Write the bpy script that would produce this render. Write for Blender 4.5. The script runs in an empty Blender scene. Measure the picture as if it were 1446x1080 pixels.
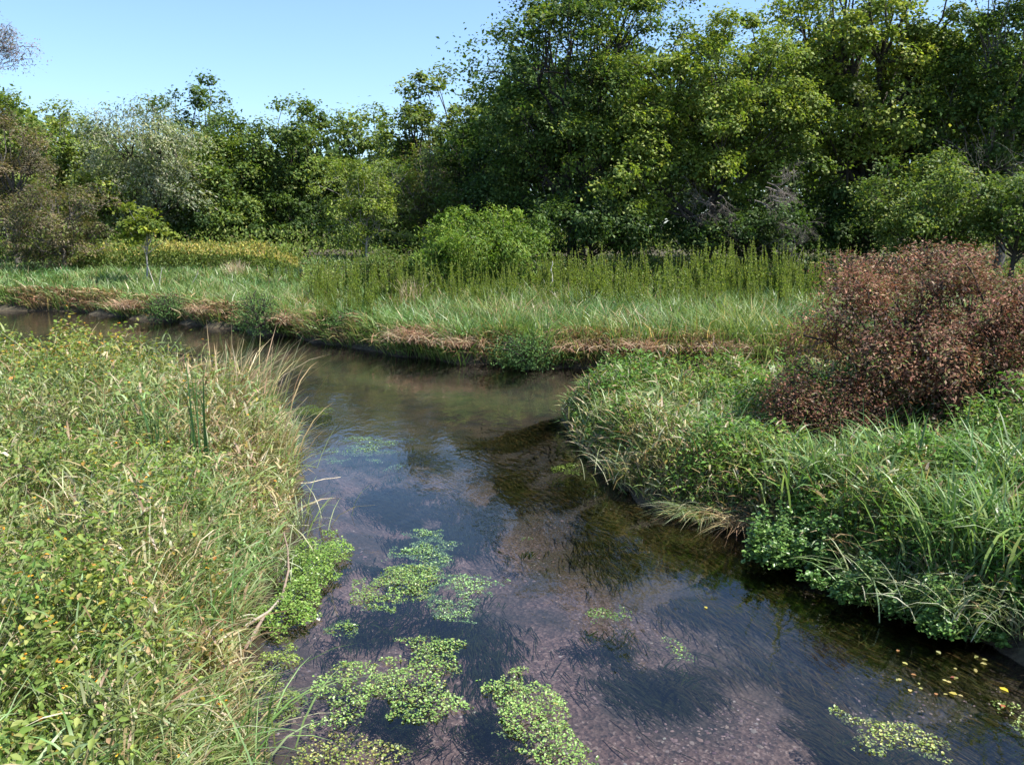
import bpy, math, random
import numpy as np
from mathutils import Vector

random.seed(7)
RNG = np.random.default_rng(11)
SC = bpy.context.scene
COL = SC.collection

# ------------------------------------------------------------------ camera
F_PX = 1227.0; PW, PH = 1446, 1080
CAM_H = 3.5
PITCH = math.atan(210 / F_PX)
cam_d = bpy.data.cameras.new("camera")
cam = bpy.data.objects.new("camera", cam_d); COL.objects.link(cam)
cam.location = (0, 0, CAM_H)
cam.rotation_euler = (math.pi / 2 - PITCH, 0, 0)
cam_d.sensor_width = 36; cam_d.lens = 36 * F_PX / PW
cam_d.clip_start = 0.05; cam_d.clip_end = 3000
SC.camera = cam

# ------------------------------------------------------------------ sky and sun
SUN = Vector((0.55, -0.10, 0.83)).normalized()
el = math.asin(SUN.z); az = math.atan2(SUN.x, SUN.y)
w = bpy.data.worlds.new("World"); SC.world = w; w.use_nodes = True
nt = w.node_tree; nt.nodes.clear()
sky = nt.nodes.new("ShaderNodeTexSky"); sky.sky_type = 'NISHITA'; sky.sun_disc = False
sky.sun_elevation = el; sky.sun_rotation = az
sky.air_density = 1.0; sky.dust_density = 1.0; sky.ozone_density = 6.0; sky.altitude = 200
bg = nt.nodes.new("ShaderNodeBackground"); bg.inputs[1].default_value = 0.13
wo = nt.nodes.new("ShaderNodeOutputWorld")
nt.links.new(sky.outputs[0], bg.inputs[0]); nt.links.new(bg.outputs[0], wo.inputs[0])
sd_ = bpy.data.lights.new("sun", 'SUN'); sd_.energy = 5.0; sd_.angle = math.radians(0.53); sd_.color = (1.0, 0.95, 0.86)
so = bpy.data.objects.new("sun", sd_); COL.objects.link(so)
so.rotation_euler = SUN.to_track_quat('Z', 'Y').to_euler(); so.location = (30, 0, 40)
vs = SC.view_settings
vs.view_transform = 'Standard'; vs.look = 'None'; vs.gamma = 1; vs.use_curve_mapping = False
vs.exposure = 1.05
SC.cycles.max_bounces = 8; SC.cycles.diffuse_bounces = 3; SC.cycles.glossy_bounces = 3
SC.cycles.transmission_bounces = 4; SC.cycles.transparent_max_bounces = 8
SC.cycles.use_denoising = True

# ------------------------------------------------------------------ projection helpers
cp, sp = math.cos(PITCH), math.sin(PITCH)
def ray(px, py):
    x = (px - PW / 2) / F_PX; y = (PH / 2 - py) / F_PX
    return np.array([x, cp + y * sp, -sp + y * cp])
def gp(px, py, z=0.0):
    d = ray(px, py); t = (z - CAM_H) / d[2]
    return np.array([d[0] * t, d[1] * t, z])
def at(px, py, Y):
    d = ray(px, py); t = Y / d[1]
    return np.array([d[0] * t, Y, CAM_H + d[2] * t])
def proj(P):
    x = P[:, 0]; y = P[:, 1]; z = P[:, 2] - CAM_H
    dep = y * cp - z * sp; up = y * sp + z * cp
    return PW / 2 + F_PX * x / np.maximum(dep, .01), PH / 2 - F_PX * up / np.maximum(dep, .01), dep

# ------------------------------------------------------------------ noise
def _hash(i, j, s):
    h = (i.astype(np.int64) * 374761393 + j.astype(np.int64) * 668265263 + s * 974634777) & 0x7fffffff
    h = ((h ^ (h >> 13)) * 1274126177) & 0x7fffffff
    h = h ^ (h >> 16)
    return (h & 0xffff) / 65535.0
def vn(x, y, sc, seed=0):
    x = np.asarray(x) / sc; y = np.asarray(y) / sc
    i = np.floor(x).astype(int); j = np.floor(y).astype(int)
    fx = x - i; fy = y - j
    fx = fx * fx * (3 - 2 * fx); fy = fy * fy * (3 - 2 * fy)
    a = _hash(i, j, seed); b = _hash(i + 1, j, seed); c = _hash(i, j + 1, seed); d = _hash(i + 1, j + 1, seed)
    return (a * (1 - fx) + b * fx) * (1 - fy) + (c * (1 - fx) + d * fx) * fy
def fbm(x, y, sc, seed=0):
    return (vn(x, y, sc, seed) + .5 * vn(x, y, sc / 2.1, seed + 1) + .25 * vn(x, y, sc / 4.3, seed + 2)) / 1.75
def sstep(a, b, x):
    t = np.clip((x - a) / (b - a), 0, 1); return t * t * (3 - 2 * t)

# ------------------------------------------------------------------ the stream's outline (metres, water level z = 0)
L_EDGE = [(-0.9, -8), (-1.2, 0), (-1.35, 3)] + [tuple(gp(*p)[:2]) for p in
    [(350, 1075), (325, 1000), (335, 930), (350, 880), (385, 810), (395, 760), (412, 700), (415, 640), (375, 590)]] + \
    [(-5.0, 14.6), (-6.2, 15.8), (-9, 17.4), (-13, 18.6), (-22, 20), (-40, 22), (-90, 30)]
FAR_EDGE = [(-90, 52), (-40, 44)] + [tuple(gp(*p)[:2]) for p in
    [(-60, 436), (0, 437), (60, 439), (110, 440), (150, 443), (185, 449), (240, 452), (300, 462), (335, 463), (370, 471), (420, 476), (450, 484),
     (520, 493), (560, 503), (600, 506), (650, 515), (700, 514), (760, 521), (800, 519), (900, 524), (1000, 523), (1110, 526)]] + [(14, 22.6), (30, 23), (90, 20)]
R_EDGE = [(90, 12), (40, 17.5), (22, 18.6), (12, 18.0), (7, 17.5), (4, 17.3), (2.2, 17.1), (1.2, 16.6)] + [tuple(gp(*p)[:2]) for p in
    [(795, 590), (825, 640), (870, 685), (905, 705), (950, 728), (1010, 738), (1060, 748), (1100, 772), (1150, 800), (1230, 842), (1330, 880), (1446, 925)]] + \
    [(4.6, 5.6), (5.2, 4), (6.0, 0), (7, -8)]
POLY = np.array(L_EDGE + FAR_EDGE + R_EDGE)
def sdist(x, y):
    """signed distance to the stream outline: positive on land"""
    x = np.asarray(x, float).ravel(); y = np.asarray(y, float).ravel()
    best = np.full(x.shape, 1e9); inside = np.zeros(x.shape, bool)
    n = len(POLY)
    for k in range(n):
        ax, ay = POLY[k]; bx, by = POLY[(k + 1) % n]
        dx, dy = bx - ax, by - ay; l2 = dx * dx + dy * dy + 1e-12
        t = np.clip(((x - ax) * dx + (y - ay) * dy) / l2, 0, 1)
        d = np.hypot(x - ax - t * dx, y - ay - t * dy)
        best = np.minimum(best, d)
        c = ((ay > y) != (by > y))
        xi = ax + (y - ay) * dx / (dy if abs(dy) > 1e-9 else 1e-9)
        inside ^= c & (x < xi)
    return np.where(inside, -best, best)
def side(x, y):
    """1 far meadow, 2 left bank, 3 right bank"""
    x = np.asarray(x); y = np.asarray(y)
    far = y > np.interp(x, [-90, -40, -24, -6, 0, 14, 90], [40, 33, 30, 20.5, 19.5, 20.3, 16])
    return np.where(far, 1, np.where(x < np.interp(y, [-8, 6, 17], [1.5, 0.8, -1.5]), 2, 3))
def height(x, y, sd=None):
    x = np.asarray(x, float); y = np.asarray(y, float)
    if sd is None: sd = sdist(x, y).reshape(x.shape)
    far = y > 19.5
    sde = sd + (fbm(x, y, 1.1, 5) - .5) * np.where(far, .55, .35)
    bank = np.where(far, .52, .40)
    land = .03 + bank * sstep(0, .55, sde) + .12 * sstep(.5, 5, sd) + (fbm(x, y, 3.0, 9) - .5) * .16 * sstep(.3, 1.5, sd)
    land = land + .95 * sstep(39, 56, y) + .7 * sstep(60, 140, y)
    bed = -.03 - .36 * sstep(0, 1.5, -sde) - .16 * (fbm(x, y, 1.3, 15) - .3) * sstep(.2, 1.0, -sde)
    return np.where(sde > 0, np.where(sd > 0, land, np.minimum(land, .1)), bed)

# ------------------------------------------------------------------ mesh building
def tag(o, label=None, cat=None, group=None, kind=None):
    if label: o["label"] = label
    if cat: o["category"] = cat
    if group: o["group"] = group
    if kind: o["kind"] = kind
    return o
def empty(name, loc, label, cat, group=None):
    o = bpy.data.objects.new(name, None); COL.objects.link(o); o.location = loc
    o.empty_display_size = .2
    return tag(o, label, cat, group)
class MB:
    def __init__(s): s.V = []; s.Cc = []; s.F = []; s.n = 0
    def add(s, V, faces, C):
        """V (m,3); faces: list of (k,f) int arrays; C (m,3) or (3,)"""
        V = np.asarray(V, np.float32); C = np.broadcast_to(np.asarray(C, np.float32), V.shape)
        s.V.append(V); s.Cc.append(C)
        for f in faces: s.F.append(np.asarray(f, np.int32) + s.n)
        s.n += len(V)
    def data(s, name):
        V = np.concatenate(s.V); Cc = np.concatenate(s.Cc)
        me = bpy.data.meshes.new(name)
        me.vertices.add(len(V)); me.vertices.foreach_set("co", V.ravel())
        loops = np.concatenate([f.ravel() for f in s.F])
        tot = np.concatenate([np.full(len(f), f.shape[1], np.int32) for f in s.F])
        st = np.concatenate([[0], np.cumsum(tot)[:-1]]).astype(np.int32)
        me.loops.add(len(loops)); me.loops.foreach_set("vertex_index", loops)
        me.polygons.add(len(tot)); me.polygons.foreach_set("loop_start", st); me.polygons.foreach_set("loop_total", tot)
        ca = me.color_attributes.new("Col", 'FLOAT_COLOR', 'POINT')
        c4 = np.ones((len(V), 4), np.float32); c4[:, :3] = np.clip(Cc, 0, 1); ca.data.foreach_set("color", c4.ravel())
        me.update(calc_edges=True)
        return me
    def build(s, name, mat, parent=None, smooth=False, local=None):
        if local is not None:
            s.V = [v - np.asarray(local, np.float32) for v in s.V]
        me = s.data(name)
        me.materials.append(mat)
        if smooth: me.polygons.foreach_set("use_smooth", [True] * len(me.polygons))
        o = bpy.data.objects.new(name, me); COL.objects.link(o)
        if parent: o.parent = parent
        return o
def blades(mb, P, ang, L, W, lean, curve, C, seg=3, tipC=None, rise=1.0):
    """ribbons of grass: P (n,3) bases, ang heading, lean and curve as fractions of the length"""
    n = len(P)
    if n == 0: return
    L = np.broadcast_to(L, n); W = np.broadcast_to(W, n); lean = np.broadcast_to(lean, n); curve = np.broadcast_to(curve, n)
    rise = np.broadcast_to(rise, n)
    H = np.stack([np.cos(ang), np.sin(ang), np.zeros(n)], 1)
    tw = ang + math.pi / 2 + RNG.normal(0, .7, n)
    S = np.stack([np.cos(tw), np.sin(tw), RNG.normal(0, .25, n)], 1)
    ts = {3: [0, .4, .75, 1], 2: [0, .55, 1], 4: [0, .3, .58, .82, 1]}[seg]
    ws = {3: [.75, 1, .7], 2: [.8, .8], 4: [.7, 1, .9, .55]}[seg]
    rings = []; cols = []
    C = np.broadcast_to(C, (n, 3)); tipC = C if tipC is None else np.broadcast_to(tipC, (n, 3))
    for k, t in enumerate(ts):
        c = P + (L * (lean * t + curve * t * t))[:, None] * H
        c[:, 2] += L * rise * (t * np.sqrt(np.clip(1 - lean ** 2, .1, 1)) - .55 * np.abs(curve) * t * t * t)
        cc = C * (1 - t) + tipC * t
        if k < len(ts) - 1:
            o = S * (W * ws[k] * .5)[:, None]
            rings += [c - o, c + o]; cols += [cc, cc]
        else:
            rings += [c]; cols += [cc]
    m = len(rings)
    V = np.stack(rings, 1).reshape(-1, 3); CC = np.stack(cols, 1).reshape(-1, 3)
    b = np.arange(n)[:, None] * m
    quads = np.concatenate([b + np.array([[2 * k, 2 * k + 1, 2 * k + 3, 2 * k + 2]]) for k in range(len(ts) - 2)])
    tri = b + np.array([[m - 3, m - 2, m - 1]])
    mb.add(V, [quads, tri], CC)
def norm(a): return a / (np.linalg.norm(a, axis=1, keepdims=True) + 1e-9)
def leaves(mb, P, D, N, L, W, C, hi=False, fold=.18):
    """small folded leaves: P base, D along, N face normal"""
    n = len(P)
    if n == 0: return
    L = np.broadcast_to(L, n)[:, None]; W = np.broadcast_to(W, n)[:, None]
    D = norm(D); S = norm(np.cross(D, N)); N = np.cross(S, D)
    C = np.broadcast_to(C, (n, 3))
    if hi:
        r = [P, P + D * L * .35 + S * W * .48 + N * W * fold, P + D * L * .72 + S * W * .36 + N * W * fold * .5, P + D * L - N * L * .12,
             P + D * L * .72 - S * W * .36 + N * W * fold * .5, P + D * L * .35 - S * W * .48 + N * W * fold]
        V = np.stack(r, 1).reshape(-1, 3); b = np.arange(n)[:, None] * 6
        mb.add(V, [b + np.array([[0, 1, 2, 3]]), b + np.array([[0, 3, 4, 5]])], np.repeat(C, 6, 0))
    else:
        r = [P, P + D * L * .45 + S * W * .5 + N * W * fold, P + D * L, P + D * L * .45 - S * W * .5 + N * W * fold]
        V = np.stack(r, 1).reshape(-1, 3); b = np.arange(n)[:, None] * 4
        mb.add(V, [b + np.array([[0, 1, 2, 3]])], np.repeat(C, 4, 0))
def tube(mb, pts, rad, C, sides=5):
    pts = np.asarray(pts, float); rad = np.asarray(rad, float); m = len(pts)
    T = np.gradient(pts, axis=0); T = norm(T)
    ref = np.array([0, 0, 1.]) if abs(T[0][2]) < .8 else np.array([1., 0, 0])
    U = norm(np.cross(T, ref)); Vv = np.cross(T, U)
    a = np.arange(sides) * 2 * math.pi / sides
    V = (pts[:, None] + rad[:, None, None] * (np.cos(a)[None, :, None] * U[:, None] + np.sin(a)[None, :, None] * Vv[:, None])).reshape(-1, 3)
    i = np.arange(m - 1)[:, None] * sides; j = np.arange(sides)[None]; j2 = (j + 1) % sides
    q = np.stack([i + j, i + j2, i + sides + j2, i + sides + j], -1).reshape(-1, 4)
    C = np.asarray(C, float)
    mb.add(V, [q], C if C.ndim == 1 else np.repeat(C, sides, 0))
def wob(p0, p1, n, amp, droop=0.0, rs=RNG):
    t = np.linspace(0, 1, n)[:, None]; p = np.asarray(p0) * (1 - t) + np.asarray(p1) * t
    L = np.linalg.norm(np.asarray(p1) - np.asarray(p0))
    off = rs.normal(0, amp * L, (n, 3)); off[0] = 0; off[-1] *= .3
    p = p + off; p[:, 2] += (droop * L * 4 * (t * (1 - t)))[:, 0]
    return p
def palette(n, cols, wts, jit=.18):
    cols = np.array(cols); w_ = np.array(wts, float); w_ /= w_.sum()
    c = cols[RNG.choice(len(cols), n, p=w_)]
    return c * (1 + RNG.normal(0, jit, (n, 1))).clip(.45, 1.7) * (1 + RNG.normal(0, .05, (n, 3)))

# ------------------------------------------------------------------ materials
def newmat(name):
    m = bpy.data.materials.new(name); m.use_nodes = True; t = m.node_tree; t.nodes.clear()
    return m, t, t.nodes.new("ShaderNodeOutputMaterial")
def leafmat(name, trans=.38, rough=.55, spec=.22, yellow=(1.1, 1.15, .5)):
    m, t, out = newmat(name); N = t.nodes.new; K = t.links.new
    a = N("ShaderNodeAttribute"); a.attribute_name = "Col"
    p = N("ShaderNodeBsdfPrincipled"); p.inputs["Roughness"].default_value = rough; p.inputs["Specular IOR Level"].default_value = spec
    K(a.outputs[0], p.inputs["Base Color"])
    mul = N("ShaderNodeVectorMath"); mul.operation = 'MULTIPLY'; mul.inputs[1].default_value = yellow
    K(a.outputs[0], mul.inputs[0])
    tr = N("ShaderNodeBsdfTranslucent"); K(mul.outputs[0], tr.inputs[0])
    mx = N("ShaderNodeMixShader"); mx.inputs[0].default_value = trans
    K(p.outputs[0], mx.inputs[1]); K(tr.outputs[0], mx.inputs[2]); K(mx.outputs[0], out.inputs[0])
    return m
M_LEAF = leafmat("leaf_green")
M_GRASS = leafmat("grass_blade", .35, .42, .45, (1.1, 1.1, .6))
M_DRY = leafmat("dry_leaf", .25, .7, .15, (1.1, 1, .8))
M_CRESS = leafmat("watercress_leaf", .25, .35, .5)
def barkmat():
    m, t, out = newmat("bark"); N = t.nodes.new; K = t.links.new
    a = N("ShaderNodeAttribute"); a.attribute_name = "Col"
    tc = N("ShaderNodeTexCoord"); mp = N("ShaderNodeMapping"); mp.inputs["Scale"].default_value = (9, 9, 2)
    ns = N("ShaderNodeTexNoise"); ns.inputs["Scale"].default_value = 2; ns.inputs["Detail"].default_value = 6
    K(tc.outputs["Object"], mp.inputs[0]); K(mp.outputs[0], ns.inputs[0])
    mr = N("ShaderNodeMapRange"); mr.inputs[3].default_value = .5; mr.inputs[4].default_value = 1.5
    K(ns.outputs[0], mr.inputs[0])
    mul = N("ShaderNodeVectorMath"); mul.operation = 'MULTIPLY'; K(a.outputs[0], mul.inputs[0]); K(mr.outputs[0], mul.inputs[1])
    p = N("ShaderNodeBsdfPrincipled"); p.inputs["Roughness"].default_value = .9; K(mul.outputs[0], p.inputs["Base Color"])
    b = N("ShaderNodeBump"); b.inputs["Strength"].default_value = .6; b.inputs["Distance"].default_value = .03
    K(ns.outputs[0], b.inputs["Height"]); K(b.outputs[0], p.inputs["Normal"])
    K(p.outputs[0], out.inputs[0]); return m
M_BARK = barkmat()
def groundmat():
    """soil with litter on land; gravel, silt and algae on the bed (by height)"""
    m, t, out = newmat("soil_and_gravel"); N = t.nodes.new; K = t.links.new
    g = N("ShaderNodeNewGeometry")
    sep = N("ShaderNodeSeparateXYZ"); K(g.outputs["Position"], sep.inputs[0])
    n1 = N("ShaderNodeTexNoise"); n1.inputs["Scale"].default_value = 9; n1.inputs["Detail"].default_value = 8; K(g.outputs["Position"], n1.inputs[0])
    r1 = N("ShaderNodeValToRGB"); r1.color_ramp.elements[0].color = (.022, .017, .010, 1); r1.color_ramp.elements[1].color = (.10, .085, .045, 1)
    r1.color_ramp.elements[0].position = .35; r1.color_ramp.elements[1].position = .7
    K(n1.outputs[0], r1.inputs[0])
    # gravel
    v = N("ShaderNodeTexVoronoi"); v.inputs["Scale"].default_value = 26; K(g.outputs["Position"], v.inputs[0])
    v2 = N("ShaderNodeTexVoronoi"); v2.inputs["Scale"].default_value = 60; K(g.outputs["Position"], v2.inputs[0])
    sv = N("ShaderNodeSeparateColor"); K(v.outputs["Color"], sv.inputs[0])
    sv2 = N("ShaderNodeSeparateColor"); K(v2.outputs["Color"], sv2.inputs[0])
    av = N("ShaderNodeMath"); av.operation = 'MULTIPLY_ADD'; av.inputs[1].default_value = .5
    hv = N("ShaderNodeMath"); hv.operation = 'MULTIPLY'; hv.inputs[1].default_value = .5
    K(sv.outputs[0], av.inputs[0]); K(sv2.outputs[1], hv.inputs[0]); K(hv.outputs[0], av.inputs[2])
    r2 = N("ShaderNodeValToRGB"); cr = r2.color_ramp
    cr.elements[0].color = (.045, .030, .026, 1); cr.elements[1].color = (.36, .27, .22, 1); cr.elements[0].position = .1; cr.elements[1].position = .98
    e = cr.elements.new(.55); e.color = (.145, .088, .070, 1)
    e = cr.elements.new(.85); e.color = (.22, .145, .115, 1)
    K(av.outputs[0], r2.inputs[0])
    # silt and algae over the gravel
    n2 = N("ShaderNodeTexNoise"); n2.inputs["Scale"].default_value = .8; n2.inputs["Detail"].default_value = 7; n2.inputs["Roughness"].default_value = .6; K(g.outputs["Position"], n2.inputs[0])
    r3 = N("ShaderNodeValToRGB"); r3.color_ramp.elements[0].position = .47; r3.color_ramp.elements[1].position = .62
    K(n2.outputs[0], r3.inputs[0])
    mxa = N("ShaderNodeMix"); mxa.data_type = 'RGBA'; mxa.inputs[7].default_value = (.018, .020, .012, 1)
    sc_ = N("ShaderNodeMath"); sc_.operation = 'MULTIPLY'; sc_.inputs[1].default_value = .75; K(r3.outputs[0], sc_.inputs[0])
    K(sc_.outputs[0], mxa.inputs[0]); K(r2.outputs[0], mxa.inputs[6])
    at_ = N("ShaderNodeAttribute"); at_.attribute_name = "Col"
    nsl = N("ShaderNodeTexNoise"); nsl.inputs["Scale"].default_value = 2.2; nsl.inputs["Detail"].default_value = 8; K(g.outputs["Position"], nsl.inputs[0])
    rsl = N("ShaderNodeValToRGB"); rsl.color_ramp.elements[0].color = (.012, .015, .005, 1); rsl.color_ramp.elements[1].color = (.075, .052, .018, 1)
    rsl.color_ramp.elements[0].position = .35; rsl.color_ramp.elements[1].position = .72; K(nsl.outputs[0], rsl.inputs[0])
    ms_ = N("ShaderNodeMath"); ms_.operation = 'MULTIPLY'; ms_.inputs[1].default_value = .85; K(at_.outputs["Fac"], ms_.inputs[0])
    mxs = N("ShaderNodeMix"); mxs.data_type = 'RGBA'; K(ms_.outputs[0], mxs.inputs[0]); K(mxa.outputs[2], mxs.inputs[6]); K(rsl.outputs[0], mxs.inputs[7])
    # shallow margins are sandier
    mr2 = N("ShaderNodeMapRange"); mr2.inputs[1].default_value = -.22; mr2.inputs[2].default_value = -.04; K(sep.outputs[2], mr2.inputs[0])
    mxb = N("ShaderNodeMix"); mxb.data_type = 'RGBA'; mxb.inputs[7].default_value = (.055, .036, .018, 1)
    K(mr2.outputs[0], mxb.inputs[0]); K(mxs.outputs[2], mxb.inputs[6])
    mr = N("ShaderNodeMapRange"); mr.inputs[1].default_value = -.02; mr.inputs[2].default_value = .05; K(sep.outputs[2], mr.inputs[0])
    mx = N("ShaderNodeMix"); mx.data_type = 'RGBA'; K(mr.outputs[0], mx.inputs[0]); K(mxb.outputs[2], mx.inputs[6]); K(r1.outputs[0], mx.inputs[7])
    p = N("ShaderNodeBsdfPrincipled"); p.inputs["Roughness"].default_value = .9; K(mx.outputs[2], p.inputs["Base Color"])
    b = N("ShaderNodeBump"); b.inputs["Strength"].default_value = .7; b.inputs["Distance"].default_value = .02
    K(v.outputs["Distance"], b.inputs["Height"]); K(b.outputs[0], p.inputs["Normal"])
    K(p.outputs[0], out.inputs[0]); return m
def watermat():
    m, t, out = newmat("stream_water"); N = t.nodes.new; K = t.links.new
    g = N("ShaderNodeNewGeometry")
    def nz(scale, rot, sx, sy, det):
        mp = N("ShaderNodeMapping"); mp.inputs["Rotation"].default_value = (0, 0, rot); mp.inputs["Scale"].default_value = (sx, sy, 1)
        K(g.outputs["Position"], mp.inputs[0])
        n = N("ShaderNodeTexNoise"); n.inputs["Scale"].default_value = scale; n.inputs["Detail"].default_value = det
        n.inputs["Roughness"].default_value = .55; n.inputs["Distortion"].default_value = .6
        K(mp.outputs[0], n.inputs[0]); return n
    a = nz(1.6, .35, 1.0, .45, 3); b = nz(9, -.4, 1.0, .5, 3)
    # calm and rippled stretches
    c = nz(.35, 0, 1, 1, 2)
    mr = N("ShaderNodeMapRange"); mr.inputs[1].default_value = .4; mr.inputs[2].default_value = .65; mr.inputs[3].default_value = .25; mr.inputs[4].default_value = 1.2
    K(c.outputs[0], mr.inputs[0])
    mb_ = N("ShaderNodeMath"); mb_.operation = 'MULTIPLY'; K(b.outputs[0], mb_.inputs[0]); K(mr.outputs[0], mb_.inputs[1])
    b1 = N("ShaderNodeBump"); b1.inputs["Strength"].default_value = 1; b1.inputs["Distance"].default_value = .012; K(a.outputs[0], b1.inputs["Height"])
    b2 = N("ShaderNodeBump"); b2.inputs["Strength"].default_value = 1; b2.inputs["Distance"].default_value = .004
    K(mb_.outputs[0], b2.inputs["Height"]); K(b1.outputs[0], b2.inputs["Normal"])
    fr = N("ShaderNodeFresnel"); fr.inputs[0].default_value = 1.5; K(b2.outputs[0], fr.inputs["Normal"])
    gl = N("ShaderNodeBsdfGlossy"); gl.inputs["Roughness"].default_value = .03; K(b2.outputs[0], gl.inputs["Normal"])
    tr = N("ShaderNodeBsdfTransparent"); tr.inputs[0].default_value = (.70, .73, .79, 1)
    mx = N("ShaderNodeMixShader"); K(fr.outputs[0], mx.inputs[0]); K(tr.outputs[0], mx.inputs[1]); K(gl.outputs[0], mx.inputs[2])
    K(mx.outputs[0], out.inputs[0]); return m
M_GROUND = groundmat(); M_WATER = watermat()

# ------------------------------------------------------------------ ground and water
def axis(fine0, fine1, step, lo, hi, grow=1.18):
    a = list(np.arange(fine0, fine1 + 1e-6, step))
    s = step
    while a[-1] < hi: s *= grow; a.append(a[-1] + s)
    s = step
    while a[0] > lo: s *= grow; a.insert(0, a[0] - s)
    return np.array(a)
def silt(x, y):
    er = np.interp(y, [4, 6.5, 8, 10, 12, 14, 17], [4.8, 4.3, 3.6, 2.9, 2.0, 1.4, 1.0])
    m = np.maximum(sstep(9.5, 15, y + (fbm(x, y, 2.5, 33) - .5) * 6), sstep(3.1, 1.3, er - x + (fbm(x, y, 1.2, 34) - .5) * 1.6))
    return np.stack([m, m, m], 1)
def sheet(name, xs, ys, zf, mat):
    X, Y = np.meshgrid(xs, ys); Z = zf(X.ravel(), Y.ravel())
    mb = MB(); nx, ny = len(xs), len(ys)
    i = (np.arange(ny - 1)[:, None] * nx + np.arange(nx - 1)[None]).ravel()
    mb.add(np.stack([X.ravel(), Y.ravel(), Z], 1), [np.stack([i, i + 1, i + nx + 1, i + nx], 1)], silt(X.ravel(), Y.ravel()))
    o = mb.build(name, mat, smooth=True); tag(o, kind="structure"); return o
sheet("ground", axis(-13, 12, .18, -900, 900), axis(2.5, 26, .18, -400, 1500), height, M_GROUND)
sheet("water", np.linspace(-85, 85, 60), np.linspace(-7.5, 56, 30), lambda x, y: np.zeros_like(x), M_WATER)

# ------------------------------------------------------------------ trees
G_DARK = [(.050, .092, .024), (.074, .128, .034), (.105, .162, .046)]
G_MID = [(.108, .168, .036), (.168, .226, .050), (.24, .286, .078)]
G_YEL = [(.155, .225, .036), (.235, .29, .05), (.31, .33, .085)]
G_GREY = [(.18, .215, .12), (.245, .28, .17), (.37, .38, .27)]
G_BRN = [(.13, .11, .065), (.17, .14, .09), (.13, .14, .06)]
BARK_D = (.045, .036, .028); BARK_G = (.13, .115, .10); BARK_P = (.30, .28, .25)
def ground_z(x, y): return float(height(np.array([x]), np.array([y]))[0])
def crown_points(mb, cen, rad, nclump, nleaf, lsize, cols, wts, bark_mb, base, trunk_top, bark, clump_r=None, squash=.62, droop=.0, aspect=.62,
                 skew=None, shell=.55, nlimb=7, tr=.2, tint_amp=.2, limb_r=.3, pw=2.6):
    cen = np.asarray(cen, float); rad = np.asarray(rad, float)
    r = clump_r or .30 * rad.min()
    # clump centres spread through the volume, mostly near its surface
    C = []; tries = 0
    while len(C) < nclump and tries < nclump * 60:
        tries += 1
        d = RNG.normal(0, 1, 3); d /= np.linalg.norm(d)
        u = RNG.uniform(shell, 1.0) if RNG.random() < .8 else RNG.uniform(.15, shell)
        bump = .80 + .34 * vn(np.array([math.atan2(d[1], d[0]) * 2 + cen[0]]), np.array([d[2] * 3 + cen[1]]), .9, 31)[0]
        se = 1 / ((d[0] ** 2 + d[1] ** 2) ** (pw / 2) + abs(d[2]) ** pw) ** (1 / pw)
        p = cen + d * se * rad * u * bump
        if p[2] < cen[2] - rad[2] * .97: continue
        if all((abs(p - q) / (r * .62)).max() > 1 or np.linalg.norm(p - q) > r * .8 for q in C): C.append(p)
    C = np.array(C); k = len(C)
    nleaf = int(nleaf * 1.12)
    # limbs
    base = np.asarray(base, float); top = np.asarray(trunk_top, float)
    tr_pts = wob(base, top, 7, .012); tr_r = np.linspace(tr * 1.15, tr * .35, 7); tr_r[0] *= 1.35
    tube(bark_mb, tr_pts, tr_r, bark, 8)
    ang = np.arctan2(C[:, 1] - top[1], C[:, 0] - top[0]); lvl = (C[:, 2] > np.median(C[:, 2])).astype(int)
    lab = ((ang + math.pi) / (2 * math.pi) * nlimb).astype(int) % nlimb + nlimb * lvl
    for g in np.unique(lab):
        idx = np.where(lab == g)[0]; c = C[idx].mean(0)
        f = np.clip((c[2] - base[2]) / max(top[2] - base[2], .1) * .62, .25, .97)
        kk = f * 6; i0 = min(int(kk), 5); s0 = tr_pts[i0] * (1 - kk + i0) + tr_pts[i0 + 1] * (kk - i0)
        hub = s0 * .35 + c * .65; hub[2] -= .05 * rad[2]
        r0 = tr * limb_r * 1.6
        tube(bark_mb, wob(s0, hub, 5, .04, -.02), np.linspace(r0, r0 * .5, 5), bark, 5)
        for i in idx:
            tube(bark_mb, wob(hub, C[i], 4, .05, .03), np.linspace(r0 * .42, .012 + r0 * .08, 4), bark, 4)
    # leaves
    per = RNG.uniform(.6, 1.4, k); per = (per / per.sum() * nleaf).astype(int)
    ci = np.repeat(np.arange(k), per); n = len(ci)
    d = norm(RNG.normal(0, 1, (n, 3))); rr = r * RNG.uniform(.7, 1.35, k)[ci]
    lump = .72 + .5 * vn(d[:, 0] * 1.7 + ci * 7.1, d[:, 1] * 1.7 + d[:, 2] * 1.3, .55, 77)
    u = RNG.uniform(0.35, 1, n) ** .45
    # each clump is a flat spray reaching outward, its tip bending down
    oa = np.arctan2(C[:, 1] - cen[1], C[:, 0] - cen[0]) + RNG.normal(0, .7, k); el_ = RNG.uniform(.9, 1.5, k)
    q = d * (rr * u * lump)[:, None]; q[RNG.random(n) < .22] *= 1.7
    fa, fb = q[:, 0] * el_[ci], q[:, 1] * .9
    ca, sa = np.cos(oa)[ci], np.sin(oa)[ci]
    P = C[ci] + np.stack([fa * ca - fb * sa, fa * sa + fb * ca, q[:, 2] * squash - .28 * np.abs(fa) * (fa > 0) + .1 * fb * RNG.normal(0, 1, k)[ci]], 1)
    P[:, 2] = np.maximum(P[:, 2], base[2] + .15)
    out = norm(norm(P - cen) * .5 + d)
    if droop: P[:, 2] -= droop * np.abs(RNG.normal(0, 1, n)) * rr
    Nn = norm(out * .55 + np.array([0, 0, .75]) + RNG.normal(0, .42, (n, 3)))
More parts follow.
